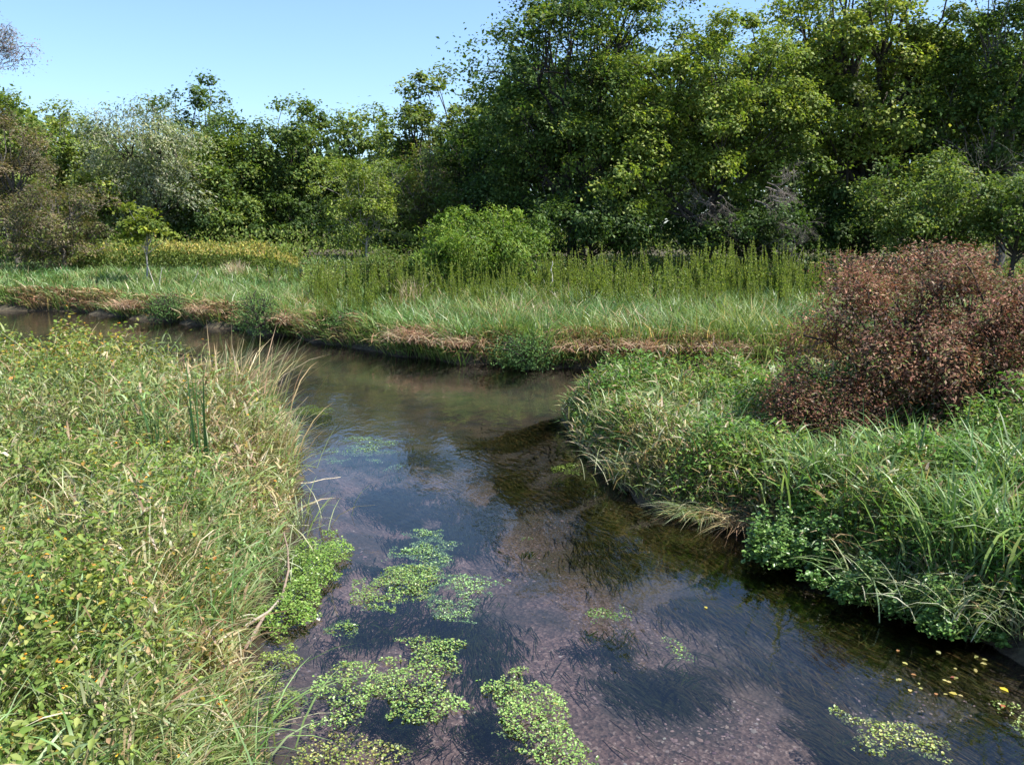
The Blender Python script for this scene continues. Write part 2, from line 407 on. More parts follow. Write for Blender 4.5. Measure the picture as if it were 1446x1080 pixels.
    D = norm(np.cross(Nn, RNG.normal(0, 1, (n, 3)))) + out * .3 + np.array([0, 0, -.35 - droop])
    tint = (1 + RNG.normal(0, tint_amp, (k, 1)) * np.array([1.0, .8, .6]))[ci].clip(.5, 1.8)
    col = palette(n, cols, wts) * tint
    s = lsize * .95 * RNG.uniform(.55, 1.5, n)
    kp = (P[:, 1] < cen[1] + .15 * rad[1]) | (RNG.random(n) < .42)      # fewer leaves on the far side, which no view from the bridge shows
    leaves(mb, (P - D * (s * .5)[:, None])[kp], D[kp], Nn[kp], s[kp], s[kp] * aspect, col[kp])
    return C
def tree(name, label, cat, px, base_y, top_y, wpx, Y, cols, wts=(1, 1, 1), nclump=40, nleaf=14000, lsize=.27, bot_y=None, bark=BARK_D, group=None,
         depth=1.0, extra=(), tr=None, seed=None, mat=None, **kw):
    """a tree standing at depth Y whose crown fills the span wpx wide between top_y and bot_y seen from the bridge"""
    global RNG
    RNG = np.random.default_rng(int(px * 31 + Y * 7 + wpx))       # each tree keeps its own form
    b = at(px, 400, Y); bx = b[0]; gz = ground_z(bx, Y) - .05
    m = Y / F_PX / cp
    top = at(px, top_y, Y)[2]; bot = at(px, bot_y if bot_y else base_y - 60, Y)[2]; bot = max(bot, gz + .2)
    rx = wpx * Y / F_PX / 2; rz = (top - bot) / 2
    root = empty(name, (bx, Y, gz), label, cat, group)
    wood = MB(); lf = MB()
    tr = tr or .012 * (top - gz) + .05
    cen = (bx, Y, (top + bot) / 2)
    crown_points(lf, cen, (rx, rx * depth, rz), nclump, nleaf, lsize, cols, wts, wood, (bx, Y, gz), (bx + RNG.normal(0, .04) * rz, Y, top - rz * .75), bark, tr=tr, **kw)
    for (ex, ey, ew, eh, dY, frac) in extra:      # further lobes of the same crown
        c2 = at(ex, ey, Y + dY); r2 = ew * Y / F_PX / 2; h2 = eh * Y / F_PX / 2
        crown_points(lf, c2, (r2, r2, h2), max(5, int(nclump * frac)), int(nleaf * frac), lsize, cols, wts, wood, (bx, Y, gz + (c2[2] - gz) * .35), (c2[0], c2[1], c2[2] - h2 * .3), bark,
                     tr=tr * .5, **{k_: v_ for k_, v_ in kw.items() if k_ not in ("clump_r",)})
    loc = (bx, Y, gz)
    wood.build("trunk", M_BARK, root, smooth=True, local=loc)
    lf.build("crown", mat or M_LEAF, root, local=loc)
    return root

T = tree
# the tall trees on the right, left to right
T("broadleaf_tree", "tall dark green tree at the left end of the high trees, above the arching bush", "tree",
  810, 355, -60, 250, 47, G_DARK + G_MID[1:], (2, 3, 3, 2, 1), 130, 46000, .19, bot_y=330, depth=.8, clump_r=.8, extra=[(735, 215, 120, 230, 1.5, .2), (730, 120, 60, 60, 1, .05), (890, -20, 200, 170, 2, .2)])
T("broadleaf_tree", "broad sunlit tree in the middle of the high trees, bright over bare lower twigs", "tree",
  1000, 358, 5, 300, 45, G_MID + G_YEL[:2], (1.5, 3, 3, 3, 2), 150, 56000, .18, bot_y=300, depth=.7, clump_r=.72, extra=[(930, 235, 170, 150, -1.5, .16), (870, 180, 150, 200, 0, .15)])
T("broadleaf_tree", "yellowish green tree with forked dark trunk showing through its open crown", "tree",
  1215, 360, -60, 270, 47, G_MID[1:] + G_YEL, (3, 3, 3, 2, 1), 170, 56000, .19, bot_y=300, depth=.8, clump_r=.75, tr=.3, limb_r=.45, extra=[(1150, 30, 150, 150, 2, .15)])
T("broadleaf_tree", "dark leaning tree with pale bare stems at the right edge of the photo", "tree",
  1400, 360, -60, 220, 44, G_DARK + G_MID[:2], (2, 3, 3, 2, 2), 130, 38000, .18, bot_y=300, depth=.8, bark=BARK_G, clump_r=.7, tr=.22, extra=[(1330, 150, 120, 260, 1, .2)])
T("broadleaf_tree", "rear tree closing the gap behind the dark twiggy thicket", "tree",
  1080, 350, 50, 330, 58, G_DARK, (3, 2, 1), 70, 22000, .28, bot_y=352)
T("broadleaf_tree", "shaded rear tree low behind the left end of the high trees", "tree",
  820, 350, 60, 330, 60, G_DARK, (3, 2, 1), 70, 22000, .28, bot_y=352)
T("broadleaf_tree", "rear tree behind the pale stems by the right edge", "tree",
  1360, 350, 20, 340, 58, G_DARK, (3, 2, 1), 70, 22000, .28, bot_y=352)
T("broadleaf_tree", "narrow dark tree in the notch between the airy pair and the high trees", "tree",
  675, 352, 165, 130, 52, G_DARK, (2, 2, 1), 50, 13000, .21, bot_y=345, clump_r=.7)
# middle trees
T("airy_tree", "airy tree with see-through top, left one of the tall pair in the middle", "tree",
  592, 352, 106, 110, 62, G_MID + G_GREY[:1], (3, 3, 2, 1), 80, 12500, .25, bot_y=340, clump_r=.72, shell=.4)
T("airy_tree", "fuller airy tree, right one of the tall pair in the middle", "tree",
  655, 352, 92, 120, 64, G_MID + G_GREY[:1], (3, 3, 2, 1), 85, 16000, .25, bot_y=340, clump_r=.75, shell=.4)
# left woodland edge
T("broadleaf_tree", "round green tree right of centre in the left wood, just left of the airy pair", "tree", 515, 350, 150, 150, 70, G_MID, (3, 3, 1), 75, 16000, .26, bot_y=348, clump_r=.95)
T("broadleaf_tree", "bushy green tree with the highest domed top in the left wood's right half", "tree", 430, 350, 134, 165, 68, G_DARK[1:] + G_MID, (2, 2, 3, 2, 1), 85, 20000, .26, bot_y=346, clump_r=.95)
T("broadleaf_tree", "green tree standing between the silvery willow and the domed tree", "tree", 345, 350, 155, 150, 66, G_DARK[1:] + G_MID, (1, 2, 3, 3, 1), 80, 19000, .25, bot_y=340, clump_r=.9)
T("broadleaf_tree", "dark green tree rising behind the silvery willow top", "tree", 275, 350, 114, 130, 82, G_DARK + G_MID[:1], (2, 3, 2, 1), 60, 12000, .3, bot_y=330, clump_r=1.0)
T("broadleaf_tree", "dark tree with low hanging boughs right below the silvery willow", "tree", 318, 350, 225, 120, 62, G_DARK + G_MID, (1, 2, 2, 2, 2, 1), 55, 12000, .23, bot_y=345, clump_r=.8)
T("willow_tree", "silvery grey green willow with a whitish dry top", "tree",
  224, 352, 136, 178, 59.5, G_GREY + G_MID[:1], (3, 3, 2.4, .8), 100, 26000, .23, bot_y=320, aspect=.32, droop=.25, clump_r=.85)
T("slender_tree", "slender yellowish tree with an open top between the willow and the dark corner tree", "tree",
  122, 352, 128, 105, 70, G_YEL[:2] + G_GREY[:1] + G_MID[1:], (3, 2, 2, 3, 2), 60, 12000, .25, bot_y=325, bark=BARK_G, shell=.35, clump_r=.8)
T("broadleaf_tree", "dark green tree with the highest top at the left edge", "tree", 22, 352, 106, 150, 66, G_MID, (3, 2, 1), 75, 17000, .26, bot_y=330, clump_r=.9)
T("broadleaf_tree", "small pale green tree under the silvery willow, behind the goldenrod", "tree", 150, 352, 235, 90, 58, G_YEL[:2] + G_MID[1:], (2, 1, 2, 2), 36, 9000, .22, bot_y=350)
T("brown_shrub", "tall greyish brown shrub filling the left edge of the woods", "shrub",
  28, 362, 155, 130, 54, G_BRN, (3, 3, 1), 80, 19000, .17, bot_y=385, aspect=.4, bark=BARK_G, nlimb=9, clump_r=.65)
T("brown_shrub", "low greyish brown shrub beside the goldenrod, lighter green on its right flank", "shrub",
  95, 362, 235, 140, 50, G_BRN + G_MID[1:2], (3, 3, 2, 1), 70, 18000, .16, bot_y=388, aspect=.4, bark=BARK_G, nlimb=9, clump_r=.6)
T("pale_stemmed_tree", "small yellow green tree with pale crossing stems in front of the middle woods", "tree",
  520, 370, 218, 140, 47, G_YEL[:2] + G_MID[1:] + G_GREY[:1], (3, 2, 3, 2, 1), 70, 14000, .17, bot_y=365, bark=BARK_P, tr=.07, shell=.35, aspect=.4, clump_r=.5)
T("brownish_tree", "thin olive brown tree between the pale stemmed tree and the arching bush", "tree",
  600, 368, 200, 120, 50, G_MID + G_BRN[1:], (2, 3, 1, 2, 2), 60, 13000, .18, bot_y=355, bark=BARK_G, shell=.35, aspect=.4, clump_r=.55)
# understorey
T("thicket_shrub", "leafy shrub below the yellowish tree, behind the far red leaved shrub", "shrub", 1300, 368, 205, 210, 40, G_MID + G_DARK[1:], (3, 3, 2, 2, 2), 80, 19000, .15, bot_y=362, nlimb=9, clump_r=.6)
T("thicket_shrub", "sunlit leafy shrub in front of the pale bare stems at the right edge", "shrub", 1430, 368, 235, 120, 38, G_DARK + G_MID[:2], (1, 2, 2, 2, 2), 60, 14000, .14, bot_y=365, nlimb=9, clump_r=.5)
T("thicket_shrub", "dark shrub under the left tall tree, beside the arching green bush", "shrub", 830, 368, 265, 210, 44, G_DARK + G_MID[:1], (3, 2, 2, 1), 60, 13000, .17, bot_y=366, nlimb=9, clump_r=.65)
T("thicket_shrub", "dark bush filling the gap under the yellowish tree, right of the pale dead branch", "shrub", 1200, 368, 262, 170, 45, G_DARK, (3, 2, 1), 50, 10000, .18, bot_y=368, nlimb=9, clump_r=.65)
T("thicket_shrub", "dark shrub beneath the bare grey twigs in the middle of the high trees", "shrub", 1050, 368, 280, 260, 45, G_DARK, (3, 2, 1), 70, 14000, .17, bot_y=368, nlimb=9, clump_r=.65)
T("thicket_shrub", "low shadowed shrub at the foot of the narrow dark tree", "shrub", 690, 368, 250, 130, 47, G_DARK, (3, 2, 1), 45, 9000, .17, bot_y=364, nlimb=9, clump_r=.6)
T("thicket_shrub", "dark bush at the foot of the domed tree in the left wood", "shrub", 400, 355, 275, 170, 64, G_DARK + G_MID[:1], (3, 2, 1, 1), 50, 9000, .24, bot_y=356, nlimb=7)
T("thicket_shrub", "dark bush at the foot of the wood behind the goldenrod", "shrub", 265, 355, 280, 170, 62, G_DARK + G_MID[:1], (3, 2, 1, 1), 50, 9000, .24, bot_y=356, nlimb=7)
T("thicket_shrub", "dark bush at the foot of the airy pair, behind the pale stemmed tree", "shrub", 560, 355, 260, 170, 60, G_DARK + G_MID[:1], (3, 2, 1, 1), 50, 9000, .24, bot_y=360, nlimb=7)
# the arching bush: many small arched sprays
T("arching_bush", "broad arching light green bush in front of the dark trees", "bush",
  682, 405, 298, 155, 38, [(.09, .17, .025), (.14, .225, .035), (.20, .27, .05)], (2, 3, 2), 70, 26000, .15, bot_y=400, clump_r=.62, aspect=.3, droop=.3, bark=BARK_G, nlimb=10,
  extra=[(640, 312, 80, 45, -.5, .15), (720, 335, 90, 70, -.5, .2), (610, 372, 70, 70, -1, .15)])
T("arching_bush", "low bright green bush left of the broad arching bush", "bush",
  545, 405, 348, 75, 37, [(.10, .17, .03), (.14, .20, .04), (.17, .18, .06)], (2, 3, 2), 30, 7000, .13, bot_y=398, clump_r=.5, aspect=.35, droop=.2, bark=BARK_G, nlimb=8)
# sapling in the meadow
T("sapling", "slim yellow green sapling with a pale stem standing alone in the meadow", "tree",
  210, 405, 288, 92, 44, [(.15, .20, .03), (.21, .25, .045)], (1, 1), 24, 2600, .2, bot_y=352, clump_r=.38, bark=BARK_P, tr=.05, shell=.3, squash=.4)
# tree out of frame on the left, only a branch tip shows
def edge_tree():
    Y = 26.0; b = at(-150, 400, Y); gz = ground_z(b[0] - 2, Y)
    root = empty("purplish_tree", (b[0] - 2, Y, max(gz, .3)), "purplish fine leaved branch tip reaching in at the upper left edge", "tree")
    wood = MB(); lf = MB(); base = np.array([b[0] - 9, Y + 12, .4]); root.location = tuple(base)
    cols = [(.22, .19, .25), (.27, .24, .29), (.17, .18, .15)]
    Y2 = Y + 12
    c = at(-95, 40, Y2)
    crown_points(lf, c, (2.3, 2.3, 3.2), 40, 9000, .11, cols, (3, 2, 1), wood, base, (c[0], c[1], c[2] - 1), BARK_G, aspect=.35, clump_r=.5)
    c = at(8, 68, Y2)
    crown_points(lf, c, (1.3, 1.0, .75), 22, 3200, .11, cols, (3, 2, 1), wood, at(-150, 190, Y2), at(-6, 76, Y2), BARK_G, aspect=.35, tr=.03, clump_r=.4, squash=.9)
    wood.build("trunk", M_BARK, root, smooth=True, local=base); lf.build("crown", M_LEAF, root, local=base)
edge_tree()
# far woods behind everything, one mass
def far_woods():
    mb = MB()
    n = 52000
    px = RNG.uniform(-700, 2150, n); Y = RNG.uniform(88, 120, n)
    x = (px - 723) / F_PX * Y
    lo = .4; hi = np.interp(px, [0, 300, 620, 720, 1446], [15, 14, 13.5, 21, 26]) + 5 * (fbm(x, Y * .3, 6, 3) - .5) * 2
    z = lo + (hi - lo) * RNG.uniform(0, 1, n) ** .8
    P = np.stack([x, Y + (z - lo) * .4, z], 1)
    k = vn(x, z, 3.2, 8)
    P[:, 1] += k * 5
    Nn = norm(np.array([0, -.5, .8]) + RNG.normal(0, .5, (n, 3))); D = norm(RNG.normal(0, 1, (n, 3)))
    s = RNG.uniform(.9, 1.7, n)
    leaves(mb, P, D, Nn, s, s * .65, palette(n, G_DARK + G_MID[:1], (2, 2, 2, 1)))
    o = mb.build("far_woods", M_LEAF); tag(o, "dark far wood closing the view behind the nearer trees", "woods", kind="stuff")
far_woods()

# ------------------------------------------------------------------ bare twigs
def twigs(name, label, cat, px, py, Y, spread, n, seglen, color, r0=.03, down=.2, group=None, dirx=0, up=.35):
    mb = MB(); o = at(px, py, Y)
    root = o.copy()
    def grow(p, d, L, r, lv):
        m = 4; pts = [p]
        for _ in range(m):
            d = d + RNG.normal(0, .22, 3) + np.array([0, 0, -.10 * down]); d /= np.linalg.norm(d)
            pts.append(pts[-1] + d * L / m)
        tube(mb, pts, np.linspace(r, r * .5, m + 1), np.array(color) * RNG.uniform(.7, 1.25), 4)
        if lv > 0:
            for k in (1, 2, 3, 3, 4):
                dd = d + RNG.normal(0, .55, 3); dd /= np.linalg.norm(dd); grow(pts[k], dd, L * RNG.uniform(.45, .75), r * .5, lv - 1)
    for i in range(n):
        a = RNG.uniform(-1, 1); d = np.array([a * spread + dirx, -.5 + RNG.normal(0, .3), up + RNG.normal(0, .3)]); d /= np.linalg.norm(d)
        grow(o + RNG.normal(0, .25, 3), d, seglen * RNG.uniform(.7, 1.2), r0, 3 if n < 9 else 2)
    ob = mb.build(name, M_BARK, smooth=True, local=root); ob.location = root
    return tag(ob, label, cat, group)
twigs("dead_branch", "pale dead branch with forked twigs hanging under the broad sunlit tree", "branch", 1085, 272, 42.2, .6, 6, 1.15, (.23, .195, .17), .03, .5, dirx=.9, up=-.05)
twigs("dead_branch", "greyish bare twigs in the shade left of the pale dead branch", "branch", 1010, 290, 42.5, 1.2, 8, 1.1, (.13, .11, .095), .025, .8, up=.0)
twigs("dead_branch", "bare twigs above the weeds right below the pale dead branch", "branch", 1120, 325, 41, 1.2, 7, .9, (.15, .13, .11), .02, .5, up=.1)
twigs("bare_stem", "thin bare grey stems by the dark leaning tree at the right edge", "branch", 1405, 330, 41, .25, 4, 2.8, (.16, .145, .12), .035, -1.0)

# ------------------------------------------------------------------ red leaved shrub on the right bank
def big_shrub(name, label, lobes, Ys, nleaf, cols, wts, lsize, bark=BARK_D, shell=.62, cat="shrub", droop=.15, aspect=.42):
    mb = MB(); wood = MB()
    c0 = at(lobes[0][0], 400, Ys); base = np.array([c0[0], Ys, ground_z(c0[0], Ys)])
    tot = sum(l[2] * l[3] for l in lobes)
    for (px, py, wp, hp, dY) in lobes:
        Y = Ys + dY; c = at(px, py, Y); rx = wp * Y / F_PX / 2; rz = hp * Y / F_PX / 2
        g = ground_z(c[0], Y)
        fr = wp * hp / tot
        crown_points(mb, c, (rx, min(rx, 1.6), rz), max(10, int(190 * fr)), int(nleaf * fr), lsize, cols, wts, wood,
                     (c[0], Y, g), (c[0], Y, max(g + .3, c[2])), bark, clump_r=.3, squash=.75, droop=droop, aspect=aspect, shell=shell, nlimb=12, tr=.045, tint_amp=.28, limb_r=.4)
    root = empty(name, tuple(base), label, cat)
    wood.build("stems", M_BARK, root, smooth=True, local=base)
    mb.build("leaves", M_DRY, root, local=base)
RED = [(.155, .070, .045), (.21, .10, .065), (.27, .155, .10), (.35, .25, .165), (.14, .135, .05), (.12, .155, .04)]
big_shrub("red_leaved_shrub", "large rounded shrub with reddish brown leaves on the right bank", [(1325, 475, 280, 205, 0), (1225, 500, 230, 190, .1), (1280, 440, 230, 165, .2), (1420, 445, 260, 195, 0), (1375, 440, 200, 170, .1), (1185, 545, 190, 105, .1), (1270, 560, 200, 90, -.2), (1490, 465, 260, 240, .2), (1360, 545, 260, 110, -.5)],
          12.7, 92000, RED, (3, 4, 3, 1.6, 2, 1.2), .06)
big_shrub("red_leaved_shrub", "low purplish brown shrub trailing at the left foot of the large red leaved shrub", [(1130, 572, 100, 60, 0), (1185, 580, 120, 60, -.3)],
          12.4, 12000, RED, (4, 3, 2, 1, 1, 2), .05)
big_shrub("red_leaved_shrub", "far low reddish shrub at the right end of the tall weeds", [(1225, 386, 130, 66, 0)], 25, 4500, RED, (3, 4, 2, 2, 2, 1), .10)
big_shrub("red_leaved_shrub", "far reddish shrub peeping over the top of the large red leaved one", [(1330, 372, 140, 60, 0)], 26, 4500, RED, (3, 4, 2, 2, 2, 1), .10)
big_shrub("leafy_sprig", "fresh green leafy plant in front of the red shrub at the right edge", [(1412, 580, 60, 60, 0), (1445, 600, 40, 60, -.2)],
          12.0, 1500, [(.06, .13, .02), (.09, .17, .03)], (1, 1), .06, cat="plant", aspect=.6)

# ------------------------------------------------------------------ sward: grass and leafy cover
def scatter(x0, x1, y0, y1, dens, keep):
    n = int((x1 - x0) * (y1 - y0) * dens)
    x = RNG.uniform(x0, x1, n); y = RNG.uniform(y0, y1, n)
    m = keep(x, y); return x[m], y[m]
def inview(x, y, z=1.0, mar=140):
    px, py, d = proj(np.stack([x, y, np.full(len(x), z)], 1)); return (d > 1.2) & (px > -mar) & (px < PW + mar) & (py < PH + 330)
def water_dir(x, y):
    e = .05; s0 = sdist(x, y); gx = (sdist(x + e, y) - s0) / e; gy = (sdist(x, y + e) - s0) / e
    return np.arctan2(-gy, -gx)
# which cover grows where on the near left bank: (px, py, rx, ry, kind)   kinds: leafy, grass, dry
BLOBS = [(80, 520, 200, 55, 'leafy'), (220, 470, 70, 30, 'leafy'), (60, 600, 130, 40, 'grass'), (230, 560, 70, 50, 'grass'), (90, 650, 160, 45, 'leafy'), (210, 670, 120, 40, 'leafy'),
         (320, 690, 110, 45, 'grass'), (90, 720, 120, 35, 'grass'), (60, 790, 90, 50, 'leafy'), (310, 570, 60, 70, 'dry'), (330, 620, 60, 40, 'dry'), (270, 790, 70, 60, 'dry'), (200, 800, 50, 50, 'grass'),
         (130, 880, 110, 90, 'leafy'), (330, 780, 60, 60, 'leafyd'), (300, 850, 90, 50, 'dry'), (60, 1000, 90, 130, 'leafy'), (240, 960, 120, 70, 'grass'), (180, 1050, 110, 60, 'grass'), (310, 1040, 90, 50, 'grass')]
def kindmap(x, y):
    px, py, _ = proj(np.stack([x, y, np.full(len(x), 1.1)], 1))
    px = px + (fbm(x, y, .7, 41) - .5) * 120; py = py + (fbm(x, y, .7, 47) - .5) * 90
    w = {'leafy': np.full(len(x), .30), 'grass': np.full(len(x), .34), 'dry': np.full(len(x), .24), 'leafyd': np.zeros(len(x))}
    for (bx, by, rx, ry, k) in BLOBS:
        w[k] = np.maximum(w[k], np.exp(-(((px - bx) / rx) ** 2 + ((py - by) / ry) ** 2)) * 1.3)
    return w
def sward_h(x, y, sd):
    """height of the plant cover above the soil"""
    h = .74 + .6 * (fbm(x, y, 1.6, 21) - .5) + .95 * (fbm(x, y, .62, 23) - .5)
    s = side(x, y)
    h = np.where(s == 3, h * (.35 + .95 * fbm(x, y, .95, 27)), h + .32 * sstep(9, 14, y))
    return h * sstep(-.2, .9, sd) * .45 + h * .55
GR_PALE = [(.27, .34, .16), (.21, .28, .10), (.39, .42, .26), (.14, .20, .06)]
GR_BLUE = [(.12, .225, .06), (.165, .28, .085), (.23, .34, .13), (.085, .165, .04)]
TAN = [(.42, .33, .17), (.33, .24, .13), (.52, .43, .26), (.24, .16, .09)]
LEAFY = [(.155, .235, .055), (.21, .28, .07), (.11, .175, .036), (.29, .32, .10)]
YELL = [(.32, .25, .04), (.38, .21, .05), (.24, .23, .05)]

def near_grass(name, label, sid, box, dens0, d0):
    mb = MB()
    x, y = scatter(*box, dens0, lambda x, y: inview(x, y) & (side(x, y) == sid))
    sd = sdist(x, y); d = np.hypot(x, y)
    w = kindmap(x, y) if sid == 2 else None
    if sid == 3:
        f = fbm(x, y, 1.3, 61); g2 = fbm(x, y, 1.0, 67)
        w = {'grass': sstep(.35, .6, f) + .25, 'leafy': sstep(.62, .4, f) * .8 + .1, 'dry': sstep(.48, .68, g2) * .8 + .15 + .45 * sstep(1.0, .1, sd), 'leafyd': 0 * f}
    tot = w['grass'] + w['dry'] + .1 * (w['leafy'] + w['leafyd'])
    allw = w['grass'] + w['dry'] + w['leafy'] + w['leafyd']
    keep = (sd > -.05) & (RNG.random(len(x)) < (d0 / np.maximum(d, d0)) ** 1.15 * (tot / allw).clip(.12, 1))
    x, y, sd, d = x[keep], y[keep], sd[keep], d[keep]
    pdry = (w['dry'] / (w['dry'] + w['grass'] + .3))[keep]
    n = len(x); z = height(x, y, sd)
    H = sward_h(x, y, sd)
    tuft = _hash(np.floor(x / .22), np.floor(y / .22), 3)
    H = H * (.6 + .65 * tuft)
    wd = water_dir(x, y); ang = np.where(RNG.random(n) < sstep(.8, 0, sd) * .6, wd + RNG.normal(0, .9, n), tuft * 40 + RNG.normal(0, .8, n))
    dry = RNG.random(n) < pdry * .85
    edge = sstep(.5, 0, sd)
    L = H * RNG.uniform(.6, 1.4, n) * np.where(dry, .95, 1) * (1 - .3 * edge); W = (.0065 + .0011 * d) * RNG.uniform(.5, 1.7, n)
    lean = RNG.uniform(.05, .5, n) + .15 * edge; curve = RNG.uniform(.1, .9, n) + .2 * edge
    pal = GR_PALE + GR_BLUE[1:3] if sid == 2 else GR_PALE[1:] + GR_BLUE
    c = palette(n, pal, [3, 3, 2, 2, 2, 2] if sid == 2 else [2, 1, 2, 2, 2, 2, 1]); cd = palette(n, TAN, (3, 3, 2, 2))
    hue = (fbm(x, y, .9, 51) - .5)[:, None]; c = c * (1 + hue * np.array([.9, .3, .6]))
    C = np.where(dry[:, None], cd, c)
    near = d < 6.5
    up = RNG.random(n) < .66
    hb = np.where(up, H * RNG.uniform(.25, .95, n), 0)
    L = np.where(up, RNG.uniform(.07, .24, n) * (.8 + .5 * tuft), L * .9); W = np.where(up, W * 1.0, W * .7)
    ang = np.where(up, RNG.uniform(0, 6.28, n), ang); lean = np.where(up, RNG.uniform(.2, .85, n), lean); curve = np.where(up, RNG.uniform(.1, 1.1, n), curve * .7)
    for msk, seg in ((near, 4), (~near, 3)):
        P = np.stack([x, y, z - .02 + hb], 1)[msk]
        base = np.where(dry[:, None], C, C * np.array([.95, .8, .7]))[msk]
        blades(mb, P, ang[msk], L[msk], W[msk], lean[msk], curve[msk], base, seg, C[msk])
    # scattered dry stalks standing over the sward
    ii = RNG.choice(np.where(sd > .2)[0], 420 if sid == 2 else 260, replace=False); k = len(ii)
    blades(mb, np.stack([x, y, z], 1)[ii], RNG.uniform(0, 6.28, k), H[ii] + RNG.uniform(.05, .35, k), (.0035 + .0006 * d[ii]), RNG.uniform(.02, .5, k), RNG.uniform(-.1, .4, k), palette(k, TAN, (3, 2, 2, 1)), 4)
    o = mb.build(name, M_GRASS); tag(o, label, "grass", kind="stuff"); return n
near_grass("bank_grass", "pale and dry grass covering the near left bank", 2, (-14, 1, 1.6, 20), 3500, 4.5)
near_grass("bank_grass", "mixed green and dry grass covering the right bank", 3, (0, 14, 3.5, 19.5), 2350, 7)

def leafy_cover(name, label, sid, box, dens0, d0, sz, flowers):
    mb = MB(); fl = MB()
    x, y = scatter(*box, dens0, lambda x, y: inview(x, y) & (side(x, y) == sid))
    sd = sdist(x, y); d = np.hypot(x, y)
    if sid == 2: w = kindmap(x, y); p = ((w['leafy'] + w['leafyd']) / (w['leafy'] + w['leafyd'] + w['grass'] + w['dry'])) ** 1.3
    else:
        f = fbm(x, y, 1.3, 61); p = sstep(.60, .42, f) * .75 + .08
    keep = (sd > .05) & (RNG.random(len(x)) < (d0 / np.maximum(d, d0)) ** 1.3 * p)
    x, y, sd, d = x[keep], y[keep], sd[keep], d[keep]; n = len(x)
    # gather leaves on plants: snap part of them toward stem points
    cx = (np.floor(x / .16) + .5) * .16 + (_hash(np.floor(x / .16), np.floor(y / .16), 5) - .5) * .14
    cy = (np.floor(y / .16) + .5) * .16 + (_hash(np.floor(x / .16), np.floor(y / .16), 6) - .5) * .14
    top = _hash(np.floor(x / .16), np.floor(y / .16), 7)
    H = (sward_h(x, y, sd) * 1.12 + .02) * (.78 + .42 * top)
    u = RNG.random(n) ** .55
    hz = H * (.35 + .65 * u)
    rad = np.hypot(x - cx, y - cy)
    x2 = cx + (x - cx) * 1.5 * (1.15 - u * .5); y2 = cy + (y - cy) * 1.5 * (1.15 - u * .5)
    z = height(x, y, sd) + hz - rad * .6
    outd = np.stack([x - cx, y - cy, np.zeros(n)], 1)
    D = norm(norm(outd) + RNG.normal(0, .5, (n, 3)) + np.array([0, 0, -.15])); Nn = norm(np.array([0, 0, 1.]) + RNG.normal(0, .38, (n, 3)))
    s = sz * RNG.uniform(.55, 1.35, n) * (.8 + .2 * np.maximum(d, d0) / d0)
    px, py, _ = proj(np.stack([x2, y2, z], 1))
    c = palette(n, LEAFY + TAN[:2], (3, 3, 3, 1, .25, .25)) * (1 if sid == 2 else np.array([.78, .98, .8])) * (1 + (fbm(x, y, .8, 71) - .5)[:, None] * np.array([.9, .4, .2]))
    if sid == 2:
        ye = RNG.random(n) < .04 + .22 * np.exp(-((py - 490) / 50) ** 2) * (px < 300)
        c = np.where(ye[:, None], palette(n, YELL, (2, 1, 2)), c)
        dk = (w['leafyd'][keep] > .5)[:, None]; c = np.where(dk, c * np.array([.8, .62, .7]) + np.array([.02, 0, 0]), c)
    P = np.stack([x2, y2, z], 1)
    near = d < 8.5
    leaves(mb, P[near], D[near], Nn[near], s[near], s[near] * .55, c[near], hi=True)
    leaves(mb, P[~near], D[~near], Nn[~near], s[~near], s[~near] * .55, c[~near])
    # stems under the leaves
    ii = RNG.choice(n, n // 22, replace=False)
    Pst = np.stack([cx[ii], cy[ii], height(x[ii], y[ii], sd[ii])], 1)
    blades(mb, Pst, RNG.uniform(0, 6.28, len(ii)), H[ii] * .95, .010, .08, .05, (.10, .12, .03), 2)
    o = mb.build(name, M_LEAF); tag(o, label, "ground cover", kind="stuff")
    if flowers:
        jj = np.where(u > .9)[0]; jj = RNG.choice(jj, flowers, replace=False)
        Pf = P[jj] + np.array([0, 0, .03]); k = len(jj)
        for q in range(3):
            a = RNG.uniform(0, 6.28, k)
            leaves(fl, Pf, np.stack([np.cos(a), np.sin(a), RNG.uniform(-.5, .3, k)], 1), norm(np.array([0, -.3, 1.]) + RNG.normal(0, .3, (k, 3))), .014 + .0008 * d[jj], .011 + .0007 * d[jj], palette(k, [(.75, .30, .03), (.80, .42, .04)], (1, 1)))
        o = fl.build("orange_blossoms", M_LEAF); tag(o, "small orange blossoms dotted over the leafy cover of the left bank", "flowers", kind="stuff")
leafy_cover("leafy_plants", "yellow green leafy plants covering the near left bank", 2, (-14, 1, 1.6, 20), 5200, 4.5, .050, 150)
leafy_cover("leafy_plants", "green leafy plants among the grass of the right bank", 3, (0, 14, 3.5, 19.5), 3300, 7, .062, 0)

